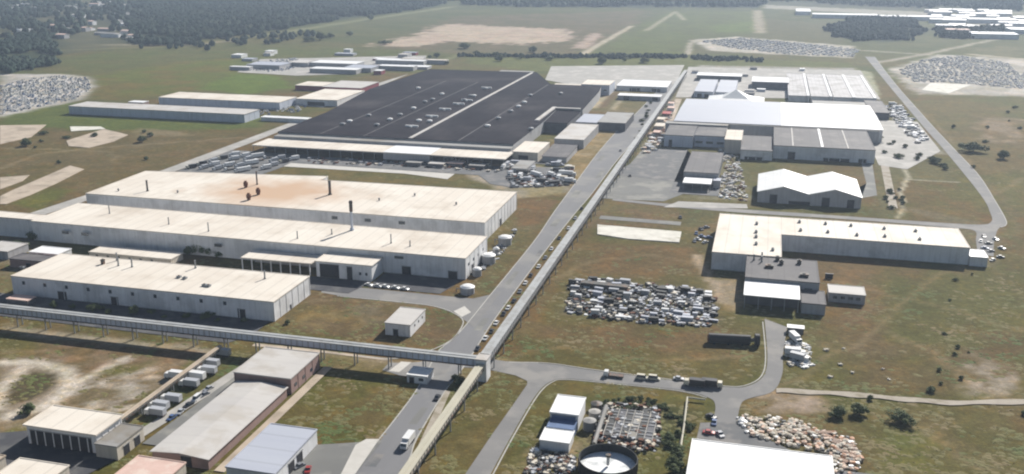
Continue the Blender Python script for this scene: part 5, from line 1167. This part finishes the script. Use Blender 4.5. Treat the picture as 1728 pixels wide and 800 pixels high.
def make_tree(label, R_=3.2, H=5, n=1500, seed=1, group=None, leaf=.6):
    T = thing('tree', label, 'tree', group=group)
    b = MB(); b.tube((0, 0, 0), (.1, .05, 1.4), .28, 'bark', 8, .2); b.tube((.1, .05, 1.4), (.2, .1, 2+R_*.6), .2, 'bark', 8, .08)
    for k in range(5): a = k*1.3; b.tube((.1, .05, 1.2+k*.25), (math.cos(a)*R_*.6, math.sin(a)*R_*.6, 2+R_*.5), .11, 'bark', 6, .04)
    b.build('trunk', T); crown_mesh('crown', R_, H, n, leaf, seed).build('crown', T); return T
TP = [make_tree('dark round tree below the dirt path, left of a close pair', 3.2, 4.5, 2400, 1), make_tree('dark round tree below the dirt path, right of a close pair', 3.0, 5, 2200, 2), make_tree('low spreading dark tree alone right of the close pair', 3.8, 3.5, 2600, 3)]
for T, (px, py) in zip(TP, ((1416,703),(1450,700),(1523,712))): x, y = at(px, py); T.location = (x, y, 0); T.scale = (1.05, 1.05, .72)
def tree(k, px, py, s, label, group=None):
    x, y = at(px, py); s *= random.uniform(.85, 1.15); return dup(TP[k], (x, y, -.15*s), random.uniform(0, 6), (s, s, s*random.uniform(.6, .9)), label, group)
tree(2, 1642, 256, 1.9, 'big round green tree on the slope at the right'); tree(1, 1693, 268, 1.6, 'dark tree nearest the right edge on the slope')
tree(0, 50, 697, 1.0, 'dark tree beside the dirt tracks at the left'); tree(1, 240, 240, 1.5, 'dark tree by the cleared concrete pads'); tree(0, 44, 247, 1.5, 'dark bush tree near the left edge above the dirt tracks')
tree(2, 345, 428, 1.3, 'dark tree left of a pair between the two lower cream halls'); tree(0, 372, 432, 1.1, 'dark tree right of a pair between the two lower cream halls'); tree(1, 320, 430, 1.2, 'dark tree hidden behind the nearest cream hall roof')
tree(0, 52, 385, 1.2, 'dark tree at the left end of the long cream hall'); tree(2, 30, 420, 1.3, 'dark spreading tree on the left edge below the hall wing'); tree(1, 55, 405, 1.1, 'dark tree next to the small white low shed')
tree(1, 775, 648, .7, 'small tree between gatehouse and gallery'); tree(1, 768, 640, .5, 'tiny tree behind the gatehouse')
tree(0, 485, 547, .5, 'small bush tree at the corner of the nearest cream hall')
for i in range(11): tree(i % 3, 95+i*31+random.uniform(-8, 8), 518+i*2.6+random.uniform(-3, 3), random.uniform(.45, .8), 'dark shrub tree along the shaded front of the nearest cream hall', 'shrubs in the shade of the nearest cream hall')
for i in range(16):
    px = random.uniform(1480, 1600); py = 245+(px-1480)*.3+random.uniform(-14, 12); tree(i % 3, px, py, random.uniform(.6, 1.1), 'green tree in the planted strip beside the loop road', 'trees in the planted strip by the loop road')
for i in range(12):
    px = random.uniform(1490, 1525); py = random.uniform(295, 360); tree(i % 3, px, py, random.uniform(.4, .7), 'small shrub on the verge right of the white tent hall', 'shrubs right of the white tent hall')
for i in range(46):
    px = 1005+i*3.6+random.uniform(-4, 4); py = 678+random.uniform(-4, 14)+(i > 28)*(i-28)*2.6; tree(i % 3, px, py, random.uniform(.25, .42), 'dark bush in the thicket behind the filter beds', 'bushes behind the filter beds')
for i in range(8): tree(i % 3, 1138+random.uniform(-12, 20), 735+i*9, random.uniform(.4, .7), 'bush in the strip left of the bright white store', 'bushes left of the white store')
for i, (px, py) in enumerate(((1468,675),(1622,640),(1570,660),(1728,700))): tree(i % 3, px, py, random.uniform(.4, .6), ['small bush on the dirt path edge', 'small bush near the pale sand patch', 'small bush between path and field', 'small bush at the right edge below the path'][i])
for i in range(18):
    px = random.uniform(700, 1140); py = random.uniform(92, 110); tree(i % 3, px, py, random.uniform(1, 1.8), 'dark tree in the thin line across the far end of the site', 'trees in the thin line behind the site')
for i, (px, py) in enumerate(((540,68),(558,64),(520,70),(480,62),(590,60),(650,75),(1015,108),(625,34),(785,82),(900,88))): tree(i % 3, px, py, random.uniform(1.8, 3), 'lone dark tree in the far meadows', 'lone dark trees in the far meadows')
for i in range(14):
    px = random.uniform(1535, 1728); py = random.uniform(165, 300)
    if px < 1500+py*.45: continue
    tree(i % 3, px, py, random.uniform(.4, .8), 'scattered shrub on the slope right of the loop road', 'shrubs on the slope right of the loop road')
for i in range(14): tree(i % 3, 1096+random.uniform(-4, 6)-i*2.0, 175+i*6, random.uniform(.5, .8), 'small street tree between the gallery and the blue-walled blocks', 'street trees by the gallery')
for i in range(10): tree(i % 3, random.uniform(20, 300), random.uniform(222, 282), random.uniform(.5, .9), 'scattered bush on the rough ground left of the halls', 'bushes on the rough ground at the left')
for i in range(9):
    px, py = random.uniform(1580, 1728), random.uniform(440, 660); tree(i % 3, px, py, random.uniform(.2, .35), 'tiny scrub bush on the open field at the right', 'scrub on the open right field')
# far woods: one mass
def blob(seed, m):
    r = np.random.default_rng(seed); b = MB()
    prof = [(.0, .2), (.75, .35), (1.0, .9), (.8, 1.45), (.35, 1.8)]; n_ = 7; vs = []; fs = []
    for i, (rr, z_) in enumerate(prof):
        for k_ in range(n_): a = 2*PI*k_/n_+i*.3; q_ = rr*r.uniform(.7, 1.2); vs.append((q_*math.cos(a), q_*math.sin(a), z_*r.uniform(.85, 1.15)))
    for i in range(len(prof)-1):
        for k_ in range(n_): fs.append((i*n_+k_, i*n_+(k_+1) % n_, (i+1)*n_+(k_+1) % n_, (i+1)*n_+k_))
    fs.append(tuple(range((len(prof)-1)*n_, len(prof)*n_))); b.add(vs, fs, m); return (np.array(b.v), b.f, b.m, [M[m]])
BL = {i: blob(i, 'leaf_far') for i in range(6)}
def wood(label, pixpoly, sp, size, clump=90, thr=.35, world=False):
    poly = pixpoly if world else [at(*p) for p in pixpoly]; P = np.array(poly); inst = []
    lo, hi = P.min(0), P.max(0); nx_ = int((hi[0]-lo[0])/sp)+1; ny_ = int((hi[1]-lo[1])/sp)+1
    X, Y = np.meshgrid(lo[0]+np.arange(nx_)*sp, lo[1]+np.arange(ny_)*sp); X = X.ravel()+rng.uniform(-sp*.5, sp*.5, X.size); Y = Y.ravel()+rng.uniform(-sp*.5, sp*.5, Y.size)
    keep = inpoly(X+60*(fbm(X/50, Y/50, 2)-.5), Y+60*(fbm(X/50, Y/50, 9)-.5), poly) & (fbm(X/clump, Y/clump, 21) > thr)
    X, Y = X[keep], Y[keep]
    for x, y in zip(X, Y): inst.append((int(rng.integers(6)), x, y, -.5, rng.uniform(0, 6), size*rng.uniform(.6, 1.25)))
    if inst: tag(merged('far_wood', inst, BL), label, 'woodland', kind='stuff')
wood('dark woodland filling the top of the photo left of centre', [(215,74),(300,78),(430,58),(600,30),(700,18),(760,6),(780,-12),(240,-12),(225,30)], 10, 6, clump=70, thr=.42)
wood('dark woodland at the left edge of the photo', [(0,62),(90,62),(105,92),(70,118),(0,130)], 8, 5, clump=60, thr=.42)
wood('distant woodland along the top centre edge', [(780,8),(860,12),(1280,12),(1300,-14),(760,-14)], 17, 8, clump=70, thr=.45)
wood('dark copse near the white warehouse at the top right', [(1400,62),(1405,44),(1440,34),(1535,32),(1560,50),(1530,68),(1440,70)], 7.5, 4.6, thr=.36)
wood('second dark copse at the right, beyond the car lot', [(1570,62),(1580,50),(1690,46),(1690,60),(1640,68)], 8, 4.6, thr=.42)
wood('band of distant trees along the top right edge', [(1300,4),(1728,20),(1728,-14),(1300,-14)], 18, 8, thr=.42)
wood('scattered trees around the distant settlement at the top left', [(0,0),(230,0),(215,60),(120,60),(0,56)], 20, 7, 60, .5)
wood('thin hedge line crossing beyond the far end of the site', [(770,93),(1165,97),(1300,100),(1300,104),(1165,101),(770,96)], 6, 3, 40, .3)
wood('thin tree belt behind the far shed cluster', [(230,82),(330,76),(480,56),(560,60),(440,76),(330,90)], 14, 5, 40, .55)
# town in the far left haze
for i in range(46):
    px = random.uniform(5, 225); py = random.uniform(6, 72)
    if px < 100 and py > 58: continue
    x, y = at(px, py); s_ = random.uniform(10, 34)
    building('distant_house', 'small pale building in the distant settlement at the top left', 'house', x-s_/2, x+s_/2, y-6, y+8, random.uniform(4, 8), random.choice(('wall_white', 'wall_grey')), random.choice(('white_roof', 'light_grey_roof', 'pink_roof', 'grey_roof')), 'gx', rise=1.5, pil=0, group='buildings of the distant settlement, top left')
for i in range(44):
    px = random.uniform(1575, 1728); py = random.uniform(20, 50); x, y = at(px, py); s_ = random.uniform(20, 60)
    building('distant_house', 'pale building in the distant works at the top right', 'house', x-s_/2, x+s_/2, y-8, y+10, random.uniform(5, 9), 'wall_white', random.choice(('white_roof', 'blue_white_roof', 'light_grey_roof')), 'gx', rise=1.5, pil=0, group='buildings of the distant works, top right')
# weeds: tufts all over the near open ground
N = 26000
px_ = rng.uniform(-60, 1790, N); py_ = 230+(rng.uniform(0, 1, N)**.8)*590
poly_ok = []
D = np.array([at(a, b_) for a, b_ in zip(px_, py_)])
ix = np.clip(np.searchsorted(xs, D[:, 0]), 0, nx-1); iy = np.clip(np.searchsorted(ys, D[:, 1]), 0, ny-1)
sc_ = soil.reshape(ny, nx, 3)[iy, ix]
green = (sc_.max(1) < .20) & (fbm(D[:, 0]/12, D[:, 1]/12, 44) > .47)
bxs = []
for o in COL.objects:
    if o.type == 'EMPTY' and '_c' in o.keys():
        for c in o.children:
            if c.name.startswith('wall'):
                a = [v.co for v in c.data.vertices]; bxs.append((o.location.x+min(v.x for v in a)-1, o.location.x+max(v.x for v in a)+1, o.location.y+min(v.y for v in a)-1, o.location.y+max(v.y for v in a)+1))
for a, b_, c, d in bxs: green &= ~((D[:, 0] > a) & (D[:, 0] < b_) & (D[:, 1] > c) & (D[:, 1] < d))
X, Y = D[:, 0], D[:, 1]
for o in list(COL.objects):
    if o.type == 'MESH' and o.get('kind') == 'structure' and o.name.split('.')[0] in ('road', 'yard', 'pavement', 'path', 'concrete_pad'):
        for pl in o.data.polygons:
            if pl.normal.z < .5: continue
            pp = [tuple(o.data.vertices[i].co[:2]) for i in pl.vertices]; green &= ~inpoly(X, Y, pp)
V = []; F = []
for (x, y) in D[green]:
    k = len(V); n_ = 5; r = rng.uniform(.4, 1.5)
    V.append((x, y, rng.uniform(.08, .28)))
    for j in range(n_): a = 2*PI*j/n_+rng.uniform(-.4, .4); q_ = r*rng.uniform(.5, 1.2); V.append((x+q_*math.cos(a)*1.3, y+q_*math.sin(a), .01))
    F += [(k, k+1+j, k+1+(j+1) % n_) for j in range(n_)]
b = MB(); b.add(V, F, 'weed'); tag(b.build('weeds'), 'rough grass tufts and weeds over the open fields', 'weeds', kind='stuff')
for o in COL.objects:
    if '_c' in o.keys(): del o['_c']
# ------------------------------------------------------------------ haze
if HAZE:
    b = MB(); b.box(-6900, 5600, -900, 9300, -3, 185, 'steel')
    me_ = b.mesh('haze'); me_.materials.clear()
    hm = bpy.data.materials.new('haze'); hm.use_nodes = True; t = hm.node_tree; t.nodes.clear()
    pv = t.nodes.new('ShaderNodeVolumePrincipled'); pv.inputs['Color'].default_value = (.66, .80, 1.0, 1); pv.inputs['Density'].default_value = HAZE; pv.inputs['Anisotropy'].default_value = .3
    ou = t.nodes.new('ShaderNodeOutputMaterial'); t.links.new(pv.outputs[0], ou.inputs['Volume'])
    me_.materials.append(hm); o = bpy.data.objects.new('haze', me_); COL.objects.link(o); o['kind'] = 'stuff'; o['label'] = 'thin pale air haze over the whole site'; o['category'] = 'haze'
